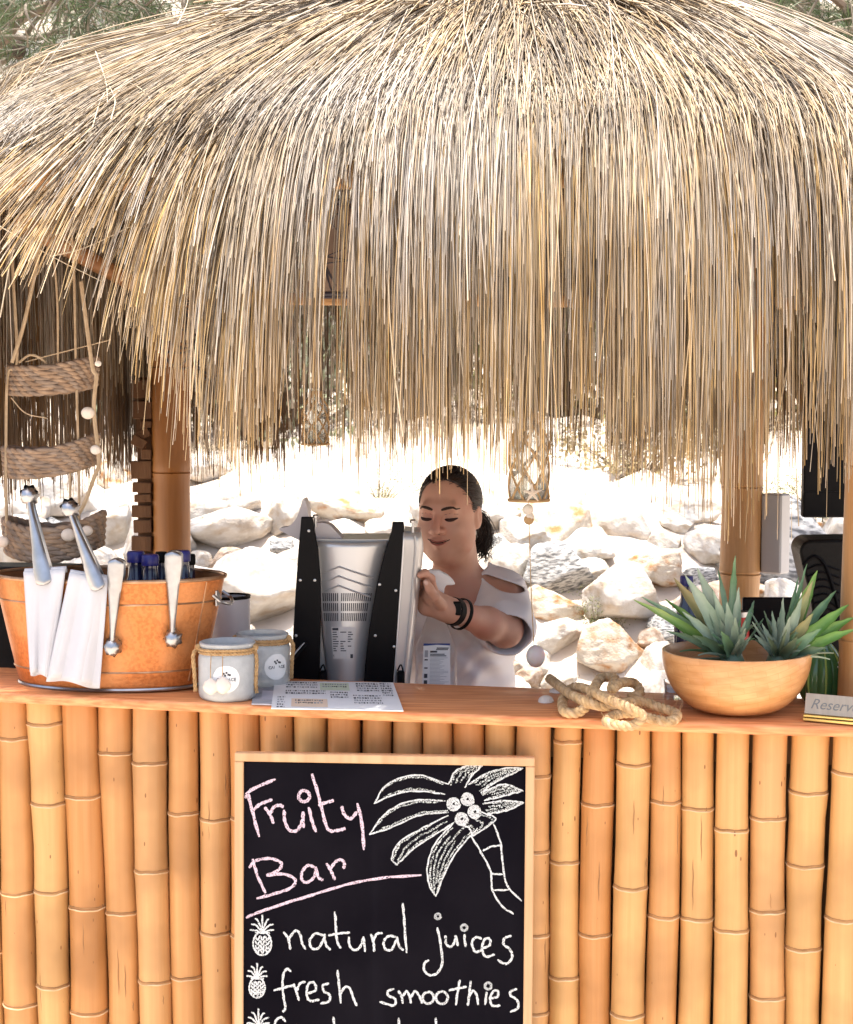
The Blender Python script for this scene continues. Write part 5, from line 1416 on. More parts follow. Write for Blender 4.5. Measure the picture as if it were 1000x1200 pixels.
# reserved sign
m_brass = mat('brushed_brass_plate', (0.46, 0.37, 0.27), (0.40, .32, .23), scale=4, stretch=(40, 1, 1), rough=0.38, metal=0.7)
m_gold = mat('gold_base', (0.62, 0.45, 0.16), (0.48, .33, .10), scale=6, rough=0.3, metal=0.85)
s0, s1 = S(941, 846), S(1040, 855)
tx = (s1 - s0).normalized(); ny = tx.cross(ZX).normalized(); ny = ny if ny.y > 0 else -ny
e = empty('reserved_sign', s0, 'small brass table sign reading Reserved on a gold base', 'sign')
wl = (s1 - s0).length
MB().box(s0 + tx * (wl / 2) + ny * .018 + ZX * .006, (wl, .040, .006), (tx, ny, ZX), .001).build('base_block', m_gold, e)
MB().box(s0 + tx * (wl / 2) + ny * .020 + ZX * .0125, (wl, .034, .005), (tx, ny, ZX), .001).build('base_block', m_gold, e)
tl_ = Vector((0, 0, 1)) * .93 + ny * .36; tl_.normalize(); nf = tx.cross(tl_).normalized(); nf = nf if nf.y < 0 else -nf
pc = s0 + tx * (wl / 2) + ny * .012 + ZX * .0155 + tl_ * .0215
plt = MB().box(pc, (wl - .001, .043, .0025), (tx, tl_, nf), .0005).build('plate', m_brass, e)
text_mesh('lettering', 'Reserved', .030, pc - tx * (wl / 2 - .011) - tl_ * .010 + nf * .0014, (tx, tl_, nf), mat('engraved_lettering', (0.16, .16, .15), rough=.5), plt, shear=.35, ext=.0004)
# cacti behind the sign
m_cac = mat('glossy_green_cactus', (0.05, .15, .045), (0.08, .20, .07), scale=6, rough=.22, coat=.4)
m_cacs = mat('cactus_yellow_stripe', (0.42, .52, .12), (0.30, .45, .12), scale=10, rough=.3)
def cactus(px, top, bot, wpx, dy, label, dots):
    b = S(px, bot) + Vector((0, dy, 0)); b.z = 1.111 - .0145 * HI(b)[0] + .0005
    h = R(px, top, b.y).z - b.z; r = wpx / 2 / pxm(b.y)
    e = empty('cactus', b, label, 'cactus', None)
    prof = [(r * .55, 0)] + [(r * (math.sin(math.pi * (.20 + .80 * t)) ** .62 + .02), h * t) for t in np.linspace(.04, .995, 18)] + [(.001, h)]
    nr = 8 if not dots else 12
    MB().lathe(prof, b, nr * 8, ripple=lambda th, z: .90 + .13 * abs(math.cos(th * nr / 2)) ** .8).build('ribbed_body', m_cac, e, angle=50)
    for k in range(nr):
        th = 2 * math.pi * k / nr
        if dots:
            for t in np.linspace(.06, .94, 15):
                rr_ = np.interp(h * t, [p[1] for p in prof], [p[0] for p in prof]) * 1.04
                MB().sphere(b + Vector((math.cos(th) * rr_, math.sin(th) * rr_, h * t)), .0026, 8, 6).build('white_dot', m_white, e)
        else:
            MB().tube([b + Vector((math.cos(th) * p[0] * 1.035, math.sin(th) * p[0] * 1.035, p[1])) for p in prof[1:-1]], [.0012 + .0014 * math.sin(math.pi * i / (len(prof) - 3)) for i in range(len(prof) - 2)], 6).build('rib_stripe', m_cacs, e)
    MB().lathe([(r * .6, 0), (r * .75, .001), (r * .75, .012), (r * .6, .013)], b, 24).build('foot', m_black, e)
cactus(962, 748, 822, 52, .0, 'smooth glossy green ribbed cactus with yellow stripes right of the bowl', False)
cactus(1006, 738, 826, 48, .0, 'green cactus ornament with rows of white dots at the right edge', True)
# little glass candle holder beside the bowl
g = S(790, 818) + Vector((0, .0, 0)); g.z = S(790, 815).z
e = empty('candle_glass', g, 'small clear glass candle holder beside the wooden bowl', 'candle holder')
m_glass = mat('clear_glass', (0.90, .93, .95), rough=.03, trans=.95, ior=1.3)
MB().lathe([(.001, 0), (.024, 0), (.024, .006), (.020, .012), (.023, .040), (.021, .040), (.018, .014), (.001, .012)], g, 28, cap=False).build('glass_body', m_glass, e, angle=40)
MB().lathe([(.016, .0135), (.016, .026), (.001, .026)], g, 20).build('wax', m_white, e)
# blue capped bottle and black screen on the shelf behind the bowl
q = R(805, 672, .52)
bottle(Vector((q.x, .52, .9905)), q.z - .9905, .030, m_cap, 'blue capped dark bottle behind the left pineapple crown', None)
p = R(903, 700, .50); zt = p.z
e = empty('black_screen', (p.x, .50, .9905), 'black screen standing behind the two pineapple crowns', 'screen')
w = 66 / pxm(.50)
MB().box((p.x, .50, (zt + 1.02) / 2), (w, .016, zt - 1.02), None, .003).build('display', m_gloss, e)
MB().box((p.x, .505, 1.005), (w * .5, .05, .03), None, .004).build('stand', m_black, e)
q = R(871, 726, .47); e = empty('red_tin', (q.x, .47, .9905), 'small red tin just left of the black screen', 'tin')
MB().lathe([(.001, 0), (.026, 0), (.027, .003), (.027, q.z - .9905 + .01), (.024, q.z - .9905 + .013), (.001, q.z - .9905 + .012)], (q.x - .012, .47, .9905), 24).build('tin_body', mat('red_paint', (0.45, .02, .015), rough=.4), e)
MB().lathe([(.0275, q.z - .9905 + .008), (.0275, q.z - .9905 + .02), (.001, q.z - .9905 + .021)], (q.x - .012, .47, .9905), 24).build('lid', m_steel, e)

# ================================================================== RIGHT SIDE: speaker, grey box, black panel
SYk = .62
a0 = R(937, 640, SYk); z1 = R(950, 632, SYk).z
e = empty('loudspeaker', (a0.x + .11, SYk + .08, .9905), 'black ribbed plastic loudspeaker on the shelf by the right pole', 'speaker')
out = [(937, 646), (941, 637), (947, 633), (992, 632), (1040, 633), (1046, 646), (1046, 850), (968, 850), (958, 760), (950, 700), (941, 664)]
f_ = [R(x, y, SYk) for x, y in out]; n = len(f_)
sp = MB().add(f_ + [p + Vector((.01, .16, 0)) for p in f_], [tuple(range(n))[::-1], tuple(range(n, 2 * n))] + [(i, (i + 1) % n, (i + 1) % n + n, i + n) for i in range(n)]).build('cabinet', mat('speaker_black', (0.004, .0035, .0035), (0.007, .006, .006), scale=90, rough=.42, spec=.2, bump=.3, bscale=300), e, angle=30)
bv = sp.modifiers.new('bev', 'BEVEL'); bv.width = .012; bv.segments = 3; bv.limit_method = 'ANGLE'
for k in range(9):
    x0 = 945 + k * 4; y0 = 668 + k * 9
    MB().tube(crom([R(944 + k * 1.6, 668 + k * 8, SYk - .001), R(962 + k * 1.4, 662 + k * 8.5, SYk - .003), R(984, 668 + k * 9, SYk - .001)], 4), .0026, 6).build('rib', m_black, sp)
MB().tube(crom([R(941, 662, SYk - .001), R(956, 652, SYk - .004), R(970, 668, SYk - .004), R(985, 720, SYk - .003)], 6), .004, 8).build('moulded_edge', m_black, sp)

bx0 = R(890, 672, POST_R.y - .02); hz_ = R(890, 579, POST_R.y - .02).z - bx0.z
yw = rad(38); ex = Vector((math.cos(yw), -math.sin(yw), 0)); ey = Vector((math.sin(yw), math.cos(yw), 0))
e = empty('grey_box', bx0, 'light grey flat box mounted on the side of the right post', 'box')
c_ = R(909, 625, POST_R.y - .02)
MB().box(c_ + Vector((0, .0, 0)), (.062, .056, hz_), (ex, ey, ZX), .004).build('housing', mat('grey_box_plastic', (0.42, .42, .44), (0.46, .46, .48), scale=6, rough=.4), e)
MB().box(c_ - ex * .0335, (.005, .05, hz_ - .008), (ex, ey, ZX), .001).build('back_plate', m_black, e)
MB().box(c_ - ex * .045, (.02, .03, .05), (ex, ey, ZX), .002).build('bracket', m_steel, e)
PY = .98
a_, b_ = R(940, 606, PY), R(1010, 250, PY)
e = empty('hanging_screen', (a_.x + .08, PY, a_.z), 'tall black screen hanging under the roof beside the right pole', 'screen')
MB().box(((a_.x + b_.x) / 2 + .0, PY, (a_.z + 2.2) / 2), (b_.x - a_.x, .035, 2.2 - a_.z), None, .004).build('panel_face', m_gloss, e)
zr = R(950, 576, PY).z
MB().box(((a_.x + b_.x) / 2, PY - .019, zr), (b_.x - a_.x - .002, .004, .003), None).build('seam', m_black, e)
for dx in (-.05, .05):
    MB().tube([((a_.x + b_.x) / 2 + dx, PY, 2.19), ((a_.x + b_.x) / 2 + dx, PY, 2.33)], .003, 6).build('hanger', m_steel, e)
m_wire = mat('dark_cable', (0.035, .03, .045), (0.05, .045, .06), scale=20, rough=.5)
def cable(pts, r, par, name='cable_loop'): return MB().tube(crom(pts, 6), r, 6).build(name, m_wire, par)
e = empty('fairy_light_string', R(912, 330, .9), 'dark string of little lights hanging beside the right post', 'light string')
cable([R(905, 330, .9), R(908, 372, .9), R(903, 392, .9), R(912, 405, .9), R(905, 420, .9), R(910, 438, .9)], .003, e, 'wire')
for x, y in ((904, 375), (912, 384), (902, 400), (911, 412), (904, 424), (910, 437), (908, 362)):
    MB().sphere(R(x, y, .895), (.006, .006, .011), 8, 6).build('bulb', m_black, e)

# ================================================================== HANGING THINGS
# patterned lamp behind the parting
m_shade = mat('beige_lamp_fabric', (0.28, .20, .16), (0.23, .165, .13), scale=30, rough=.9, transl=.2)
LY = .50; lc_ = R(396, 300, LY); zt, zb2 = R(396, 238, LY).z, R(396, 346, LY).z
e = empty('pendant_lamp', (lc_.x, LY, zb2), 'beige lamp shade with black web pattern glimpsed through the parted straw', 'lamp')
def shr(t): return .046 + .030 * t
MB().grid(lambda s, t: Vector((lc_.x + shr(t) * math.cos(s * 6.2832), LY + shr(t) * math.sin(s * 6.2832), zt + (zb2 - zt) * t)), 32, 6).build('shade', m_shade, e).modifiers.new('thick', 'SOLIDIFY').thickness = .003
rr3 = random.Random(12); pts = [(rr3.random(), rr3.random()) for _ in range(64)]
mb = MB()
for i, a in enumerate(pts):
    nb = sorted(pts, key=lambda b: (a[0] - b[0]) ** 2 * 4 + (a[1] - b[1]) ** 2)[1:4]
    for b in nb:
        mb.tube([Vector((lc_.x + (shr(t) + .003) * math.cos(s * 6.2832), LY + (shr(t) + .003) * math.sin(s * 6.2832), zt + (zb2 - zt) * t)) for s, t in [(a[0] + (b[0] - a[0]) * k / 5, a[1] + (b[1] - a[1]) * k / 5) for k in range(6)]], .0016, 5)
tag(mb.build('web_pattern', m_wire, e), kind='stuff')
for z, r in ((zt, shr(0)), (zb2, shr(1))):
    MB().tube([Vector((lc_.x + (r + .002) * math.cos(q), LY + (r + .002) * math.sin(q), z)) for q in np.linspace(0, 6.2832, 33)], .005, 6, cap=False).build('hoop', m_wire, e)
MB().tube([(lc_.x, LY, zt), (lc_.x, LY, 2.5)], .003, 6).build('cord', m_wire, e)

m_seaglass = mat('pale_bottle_glass', (0.72, .76, .76), rough=.12, trans=.8, ior=1.25)
m_net = mat('rope_net', (0.50, .33, .17), (0.40, .25, .12), scale=50, rough=.9)
def netbottle(px, y0, y1, wpx, Y, label, tail, ztop):
    zt, zb2 = R(px, y0, Y).z, R(px, y1, Y).z; c = R(px, y1, Y); r = wpx / 2 / pxm(Y); h = zt - zb2
    e = empty('netted_bottle', c, label, 'bottle', None)
    prof = [(.001, .002), (r * .9, .002), (r * .96, .01), (r * .96, h * .62), (r * .8, h * .72), (r * .4, h * .84), (r * .36, h)]
    MB().lathe(prof, c, 28).build('glass_body', m_seaglass, e)
    def rr_(z): return np.interp(z, [p[1] for p in prof], [p[0] for p in prof]) + .003
    for k in range(7):
        for sg in (-1, 1):
            MB().tube([c + Vector((math.cos(2 * math.pi * k / 7 + sg * z / h * 2.7) * rr_(z), math.sin(2 * math.pi * k / 7 + sg * z / h * 2.7) * rr_(z), z)) for z in np.linspace(.003, h * .95, 20)], .0025, 5).build('net_cord', m_net, e)
    for z in (.004,):
        MB().tube([c + Vector((math.cos(q) * rr_(.01), math.sin(q) * rr_(.01), z)) for q in np.linspace(0, 6.2832, 30)], .0038, 6, cap=False).build('net_hoop', m_net, e)
    MB().tube([c + ZX * h * .9, (c.x, c.y, ztop)], .002, 5).build('hanging_cord', m_net, e)
    if tail:
        pts_ = [R(px, y1, Y), R(px + 1, 640, Y), R(px + 3, 700, Y), R(px + 6, 756, Y)]
        MB().tube(crom(pts_, 6), .0011, 5).build('tail_string', m_net, e)
        shell_part(R(px - 1, 590, Y), .026, e); shell_part(R(px + 1, 600, Y), .022, e)
        MB().sphere(R(px, 609, Y), (.012, .007, .012), 14, 8).build('wooden_disc', m_net, e)
        MB().sphere(R(px + 8, 769, Y), (.022, .022, .026), 20, 12).build('shell_ball', mat('translucent_shell', (0.80, .68, .64), (0.78, .72, .68), scale=30, rough=.4, sss=1.0), e)
        st = MB()
        for k in range(5):
            a = rad(72 * k + 20); cc = R(px + 4, 578, Y - r - .004)
            st.tube([cc, cc + Vector((math.cos(a), 0, math.sin(a))) * .022], [.005, .0015], 6)
        st.build('starfish', m_shell, e)
netbottle(620, 478, 588, 46, .34, 'pale glass bottle in a brown rope net with shell string hanging beside the woman', True, 2.3)
netbottle(370, 455, 522, 30, 1.40, 'small netted glass bottle hanging at the back left of centre', False, 2.3)

# cable tangle on the left post
e = empty('cable_tangle', R(235, 400, 1.2), 'tangled dark cables hanging on the left post under the roof', 'cables')
rr4 = random.Random(3)
for k in range(16):
    cx, cy = rr4.uniform(205, 268), rr4.uniform(340, 410); a, b = rr4.uniform(10, 26), rr4.uniform(12, 34)
    Y = rr4.uniform(1.1, 1.32) if cx > 228 else rr4.uniform(1.26, 1.34)
    cable([R(cx + a * math.cos(t + k), cy + b * math.sin(t + k), Y + .02 * math.sin(3 * t)) for t in np.linspace(0, 5.5, 8)], .0035, e)
cable([R(236, 440, 1.2), R(248, 446, 1.2), R(256, 428, 1.2), R(252, 395, 1.2)], .004, e)

# notched board left of the left post
m_dk = mat('dark_driftwood', (0.115, .055, .025), (0.17, .085, .04), scale=10, stretch=(3, 3, .4), rough=.85, bump=.5, bscale=50)
NY = 1.40; e = empty('notched_board', R(166, 660, NY), 'dark brown notched wooden board standing against the left post', 'board')
def nb(x0, x1, y0, y1, tilt=0, name='plank'):
    a, b = R(x0, y1, NY), R(x1, y0, NY); c = (a + b) / 2
    ax0 = Vector((math.cos(tilt), 0, math.sin(tilt))); ax2 = Vector((-math.sin(tilt), 0, math.cos(tilt)))
    MB().box(c + Vector((0, rr4.uniform(-.004, .004), 0)), (b.x - a.x, .022, b.z - a.z), (ax0, Vector((0, 1, 0)), ax2), .002).build(name, m_dk, e)
a, b = R(167, 850, NY + .03), R(176, 442, NY + .03)
MB().box(((a.x + b.x) / 2, NY + .03, b.z / 2), (b.x - a.x + .01, .02, b.z), None, .002).build('upright', m_dk, e)
for x0, x1, y0, y1, tl in ((154, 178, 445, 466, .03), (156, 178, 470, 491, -.02), (165, 178, 493, 501, 0), (160, 176, 503, 514, .5), (155, 172, 512, 524, -.5), (166, 178, 526, 538, 0), (154, 178, 540, 561, .02), (156, 178, 565, 577, -.03), (158, 178, 579, 588, .04), (155, 178, 592, 606, 0), (157, 178, 609, 624, .03), (155, 178, 628, 645, -.03), (156, 178, 649, 668, 0)):
    nb(x0, x1, y0, y1, tl)

# hanging woven trays
m_weave = mat('seagrass_weave', (0.36, .245, .16), (0.23, .15, .095), scale=40, rough=.85, island=.25, bump=.4, bscale=150)
BY_ = .36
bsk = empty('hanging_basket', R(62, 660, BY_), 'three tier hanging seagrass basket with rope and shells above the tub', 'hanging basket')
def tray(cx, cy, wpx, hpx, tilt, bow, rows):
    c = R(cx, cy, BY_); rx = wpx / 2 / pxm(BY_); ry = rx * .62; h = hpx / pxm(BY_); n_ = 120
    par = None
    for k in range(rows):
        z0 = -h / 2 + h * (k + .5) / rows; rr_ = h / rows * .62
        mb = MB()
        for s_ in range(2):
            pth = []
            for i in range(n_ + 1):
                q = 2 * math.pi * i / n_; sc = 1 - .05 * (1 - (k + .5) / rows)
                w = math.sin(q * 15 + s_ * math.pi + k * 1.7)
                x = math.copysign(abs(math.cos(q)) ** .7, math.cos(q)) * rx * sc; y = math.copysign(abs(math.sin(q)) ** .7, math.sin(q)) * ry * sc
                n2 = Vector((math.cos(q), math.sin(q), 0))
                pth.append(c + Vector((x, y, z0 + tilt * x + bow * (x / rx) ** 2 * h)) + n2 * (.0028 * w) + ZX * (rr_ * .45 * math.cos(q * 15 + s_ * math.pi + k * 1.7)))
            mb.tube(pth, rr_ * .78, 6, cap=False)
        mb.build('braid_row', m_weave, bsk, angle=80)
    def fl(s, t):
        q = 2 * math.pi * s; x = math.cos(q) * rx * .95 * t; return c + Vector((x, math.sin(q) * ry * .95 * t, -h / 2 + .004 + tilt * x + bow * (x / rx) ** 2 * h))
    MB().grid(fl, 30, 4).build('tray_floor', m_weave, bsk)
    return c, rx, ry, h
tray(62, 445, 102, 34, .10, .15, 6)
tray(60, 541, 108, 34, .13, .25, 6)
tray(64, 636, 114, 40, .06, .35, 6)
m_hemp = mat('hemp_cord', (0.50, .38, .25), (0.40, .29, .18), scale=60, rough=.9)
for pts, r in (([(8, 640), (7, 540), (9, 440), (20, 424), (14, 300)], .0035), ([(93, 625), (92, 530), (89, 430), (87, 330), (84, 270)], .003), ([(68, 430), (67, 350), (60, 270)], .0025), ([(82, 590), (82, 555), (80, 540)], .0025),
               ([(85, 612), (98, 592), (112, 555), (116, 540), (110, 480), (113, 440), (108, 428), (95, 330)], .0048), ([(14, 425), (28, 380), (45, 300), (52, 262)], .0045), ([(22, 425), (35, 416), (48, 420), (58, 430)], .003), ([(30, 424), (60, 416), (130, 398)], .0015), ([(13, 466), (30, 484), (55, 490)], .0015)):
    MB().tube(resample(crom([R(x, y, BY_ - .05 - (.03 if r > .004 else 0)) for x, y in pts], 6), .006), r, 6).build('hanging_cord', m_hemp, bsk)
for x, y, s in ((103, 484, .028), (112, 527, .022), (80, 627, .030), (102, 622, .024), (3, 635, .026), (115, 426, .014)):
    MB().sphere(R(x, y, BY_ - .085), (s * .55, s * .3, s * .5), 16, 9).build('shell', m_shell, bsk)

# ================================================================== THE WOMAN BEHIND THE BAR
class Field:
    def __init__(s, lo, hi, res):
        s.lo = np.array(lo, float); s.res = res
        s.n = np.ceil((np.array(hi) - s.lo) / res).astype(int) + 1
        s.d = np.full(s.n, .06, np.float32)
        s.ax = [s.lo[i] + res * np.arange(s.n[i]) for i in range(3)]
    def blk(s, lo, hi):
        a = np.maximum(0, np.floor((np.array(lo) - s.lo) / s.res).astype(int)); b = np.minimum(s.n, np.ceil((np.array(hi) - s.lo) / s.res).astype(int) + 1)
        sl = tuple(slice(a[i], max(a[i], b[i])) for i in range(3))
        return sl, np.ix_(s.ax[0][sl[0]], s.ax[1][sl[1]], s.ax[2][sl[2]])
    def add(s, f, lo, hi, k=.02, pad=.035):
        sl, g = s.blk(np.array(lo) - pad, np.array(hi) + pad)
        v = f(*g).astype(np.float32); o = s.d[sl]
        h = np.maximum(k - np.abs(o - v), 0) / k
        s.d[sl] = np.minimum(o, v) - h * h * k * .25
    def cut(s, f, lo, hi, k=.006):
        sl, g = s.blk(lo, hi)
        v = -f(*g).astype(np.float32); o = s.d[sl]
        h = np.maximum(k - np.abs(o - v), 0) / k
        s.d[sl] = np.maximum(o, v) + h * h * k * .25
    def cap(s, a, b, r0, r1, k=.02):
        a, b = np.array(a, float), np.array(b, float); ab = b - a; L2 = ab @ ab
        def f(x, y, z):
            t = np.clip(((x - a[0]) * ab[0] + (y - a[1]) * ab[1] + (z - a[2]) * ab[2]) / L2, 0, 1)
            return np.sqrt((x - a[0] - t * ab[0]) ** 2 + (y - a[1] - t * ab[1]) ** 2 + (z - a[2] - t * ab[2]) ** 2) - (r0 + (r1 - r0) * t)
        r = max(r0, r1); s.add(f, np.minimum(a, b) - r, np.maximum(a, b) + r, k)
    def chain(s, pts, rs, k=.012):
        for i in range(len(pts) - 1): s.cap(pts[i], pts[i + 1], rs[i], rs[i + 1], k)
    def ellf(s, c, r, M=None):
        c = np.array(c, float); r = np.array(r, float); M = np.eye(3) if M is None else np.array(M)
        def f(x, y, z):
            q = [(x - c[0]) * M[i][0] + (y - c[1]) * M[i][1] + (z - c[2]) * M[i][2] for i in range(3)]
            k0 = np.sqrt(sum((q[i] / r[i]) ** 2 for i in range(3))) + 1e-6; k1 = np.sqrt(sum((q[i] / r[i] ** 2) ** 2 for i in range(3))) + 1e-6
            return k0 * (k0 - 1) / k1
        return f
    def ell(s, c, r, M=None, k=.02):
        m = max(r); s.add(s.ellf(c, r, M), np.array(c) - m, np.array(c) + m, k)
    def sample(s, p):
        i = np.clip(((np.array(p) - s.lo) / s.res), 0, s.n - 1.001); a = i.astype(int); f = i - a; v = 0
        for dx in (0, 1):
            for dy in (0, 1):
                for dz in (0, 1):
                    v += s.d[a[0] + dx, a[1] + dy, a[2] + dz] * (f[0] if dx else 1 - f[0]) * (f[1] if dy else 1 - f[1]) * (f[2] if dz else 1 - f[2])
        return v
    def mesh(s, name):
        d = s.d; neg = d < 0
        c = [neg[i:d.shape[0] - 1 + i, j:d.shape[1] - 1 + j, k:d.shape[2] - 1 + k] for i in (0, 1) for j in (0, 1) for k in (0, 1)]
        cnt = sum(x.astype(np.int8) for x in c); act = (cnt > 0) & (cnt < 8)
        idx = np.argwhere(act); ids = -np.ones(act.shape, np.int32); ids[act] = np.arange(len(idx))
        pos = np.zeros((len(idx), 3)); num = np.zeros(len(idx))
        cor = [(i, j, k) for i in (0, 1) for j in (0, 1) for k in (0, 1)]
        val = {q: d[idx[:, 0] + q[0], idx[:, 1] + q[1], idx[:, 2] + q[2]] for q in cor}
        for q in cor:
            for ax in range(3):
                if q[ax]: continue
                w = list(q); w[ax] = 1; w = tuple(w)
                a, b = val[q], val[w]; m = (a < 0) != (b < 0)
                t = a[m] / (a[m] - b[m])
                pp = np.tile(np.array(q, float), (m.sum(), 1)); pp[:, ax] = t
                pos[m] += pp; num[m] += 1
        V = s.lo + (idx + pos / num[:, None]) * s.res
        Fs = []
        for ax in range(3):
            o = [0, 1, 2]; o.remove(ax); u, v = o
            sl0 = [slice(1, -1)] * 3; sl1 = [slice(1, -1)] * 3; sl0[ax] = slice(0, -1); sl1[ax] = slice(1, None)
            A, B = neg[tuple(sl0)], neg[tuple(sl1)]
            e = np.argwhere(A != B); inside = A[tuple(e.T)]
            e = e + np.array([0 if i == ax else 1 for i in range(3)])
            def cid(du, dv):
                q = e.copy(); q[:, u] += du; q[:, v] += dv; return ids[tuple(q.T)]
            Q = np.stack([cid(-1, -1), cid(0, -1), cid(0, 0), cid(-1, 0)], 1)
            flip = inside if ax != 1 else ~inside
            Q[~flip] = Q[~flip][:, ::-1]
            Fs.append(Q)
        F = np.concatenate(Fs); F = F[(F >= 0).all(1)]
        return npmesh(name, V, F)

YH = .86
hc = R(526, 602, YH)
psi, pit = rad(20), rad(5)
hf = Vector((-math.sin(psi) * math.cos(pit), -math.cos(psi) * math.cos(pit), -math.sin(pit)))
hr = Vector((math.cos(psi), -math.sin(psi), 0)); hu = hr.cross(hf); hu = hu if hu.z > 0 else -hu
HM = [tuple(hr), tuple(hf), tuple(hu)]
def hl(x, y, z): return hc + hr * x + hf * y + hu * z
NB = R(537, 688, .935); SRp = R(589, 698, .935); SLp = R(480, 698, .985)
EL_ = R(592, 738, .755); WR = R(530, 716, .590)
bd = Field((-.30, .40, .93), (.30, 1.16, 1.66), .0032)
bd.ell(hl(0, -.015, .030), (.074, .090, .084), HM)
bd.ell(hl(0, .022, -.028), (.070, .064, .082), HM, .03)
bd.ell(hl(0, .028, -.072), (.058, .050, .042), HM, .03)
bd.ell(hl(0, .068, -.095), (.022, .018, .018), HM, .025)
bd.ell(hl(0, .01, -.10), (.045, .05, .03), HM, .03)          # soft under-chin
for s_ in (-1, 1):
    bd.ell(hl(s_ * .037, .055, -.032), (.025, .022, .022), HM, .02)
    bd.ell(hl(s_ * .052, .025, -.058), (.02, .03, .03), HM, .025)
bd.cap(hl(-.034, .073, .026), hl(.034, .073, .026), .013, .013, .018)
for s_ in (-1, 1):
    c_ = hl(s_ * .033, .096, .005); bd.cut(bd.ellf(c_, (.020, .020, .014), HM), np.array(c_) - .04, np.array(c_) + .04, .012)
    bd.ell(hl(s_ * .032, .0705, .002), (.0155, .0125, .0125), HM, .006)
bd.cap(hl(0, .080, .018), hl(0, .109, -.027), .0065, .0125, .010)
for s_ in (-1, 1): bd.ell(hl(s_ * .0125, .092, -.031), (.0100, .011, .0085), HM, .006)
bd.chain([hl(-.024, .072, -.056), hl(-.009, .086, -.0575), hl(0, .0875, -.059), hl(.009, .086, -.0575), hl(.024, .072, -.056)], [.004, .0065, .006, .0065, .004], .008)
bd.chain([hl(-.020, .074, -.062), hl(0, .085, -.070), hl(.020, .074, -.062)], [.004, .0075, .004], .008)
for s_ in (-1, 1):
    bd.ell(hl(s_ * .075, -.012, -.008), (.010, .019, .031), HM, .008)
    c_ = hl(s_ * .086, -.006, -.004); bd.cut(bd.ellf(c_, (.006, .009, .016), HM), np.array(c_) - .03, np.array(c_) + .03, .006)
bd.cap(hl(0, -.026, -.06), NB, .056, .062, .03)
bd.cap(NB, SRp + Vector((0, 0, .0)), .055, .050, .035); bd.cap(NB, SLp, .055, .050, .035)
bd.ell(R(534, 748, .955), (.150, .105, .15), None, .05)
bd.ell(R(534, 850, .955), (.145, .115, .20), None, .05)
bd.ell(R(538, 712, .925), (.105, .070, .075), None, .04)
bd.chain([SRp, EL_], [.054, .042], .03)
bd.chain([EL_, EL_.lerp(WR, .35), WR], [.041, .0375, .0270], .025)
# her left hand on the juicer
PK = R(505, 697, .545)
bd.chain([WR, R(518, 711, .570), PK], [.0285, .026, .022], .02)
bd.chain([R(521, 716, .585), R(500, 711, .575), R(497, 701, .575)], [.020, .0185, .016], .016)
bd.chain([R(508, 690, .535), R(505, 678, .515), R(498, 671.5, .495), R(492, 674, .480)], [.0105, .0098, .0090, .0078], .008)
bd.chain([R(504, 691, .555), R(500, 678, .545), R(494, 674, .53), R(489, 678, .52)], [.0105, .0098, .0090, .0078], .008)
bd.chain([R(500, 694, .575), R(496, 683, .57), R(490, 680, .56), R(486, 684, .55)], [.0100, .0092, .0085, .0075], .008)
bd.chain([R(497, 700, .59), R(492, 691, .592), R(488, 689, .585)], [.0088, .0080, .0070], .008)
bd.chain([R(517, 709, .540), R(509.5, 699, .500), R(503.5, 690, .482), R(500, 682.5, .472)], [.0140, .0115, .0105, .0085], .006)
# the other arm, behind the juicer
E2 = R(455, 768, .88); W2 = R(447, 738, .74)
bd.chain([SLp, E2], [.052, .045], .03); bd.chain([E2, W2], [.044, .028], .02)
bd.cap(W2, R(447, 722, .70), .026, .022, .015)
for k in range(4): bd.chain([R(441 + 4 * k, 722, .70), R(441 + 4 * k, 708, .69), R(442 + 4 * k, 700, .68)], [.010, .009, .0075], .008)
bd.chain([R(455, 728, .72), R(460, 716, .70)], [.011, .009], .01)
m_skin = mat('sun_tanned_skin', (0.50, 0.27, 0.19), (0.56, 0.315, 0.225), scale=16, rough=0.5, sss=0.05, bump=0.12, bscale=420, c3=(0.54, 0.245, 0.175), s3=12)
woman = empty('person', (R(534, 800, .95).x, .95, gnd(0, .95)), 'woman with dark ponytail in white cut shoulder t-shirt smiling down at the juicer', 'person')
skin = bd.mesh('body')
link('body', skin, m_skin, woman, smooth=True)

def proj(x, y, z):
    dx, dy, dz = x, y - CAMY, z - CAMZ
    zc = dy * math.cos(PITCH) - dz * math.sin(PITCH); yc = dy * math.sin(PITCH) + dz * math.cos(PITCH)
    return 500 + FPX * dx / zc, 600 - FPX * yc / zc
# t-shirt
sh = Field((-.32, .62, .88), (.32, 1.20, 1.50), .0036)
sh.cap(NB - Vector((0, 0, .012)), SRp + Vector((-.01, 0, .004)), .058, .060, .03); sh.cap(NB - Vector((0, 0, .012)), SLp, .058, .060, .03)
sh.cap(R(562, 672, .945), SRp + Vector((-.01, 0, .004)), .040, .056, .03)
sh.ell(R(534, 748, .955), (.163, .118, .16), None, .05)
sh.ell(R(508, 752, .875), (.075, .07, .075), None, .05); sh.ell(R(556, 754, .875), (.072, .07, .075), None, .05)
sh.ell(R(536, 830, .95), (.158, .128, .20), None, .06)
SE = SRp.lerp(EL_, .86) + Vector((.006, .004, -.004))
sh.cap(SRp, SE, .064, .076, .03)
sh.cap(SLp, SLp.lerp(E2, .7), .064, .082, .03)
ad = (EL_ - SRp).normalized()
big_lo, big_hi = (-.32, .62, .88), (.32, 1.20, 1.50)
fad = (WR - EL_).normalized(); se_o = R(574, 730, .715); ad = (ad * .25 + fad * .97).normalized()
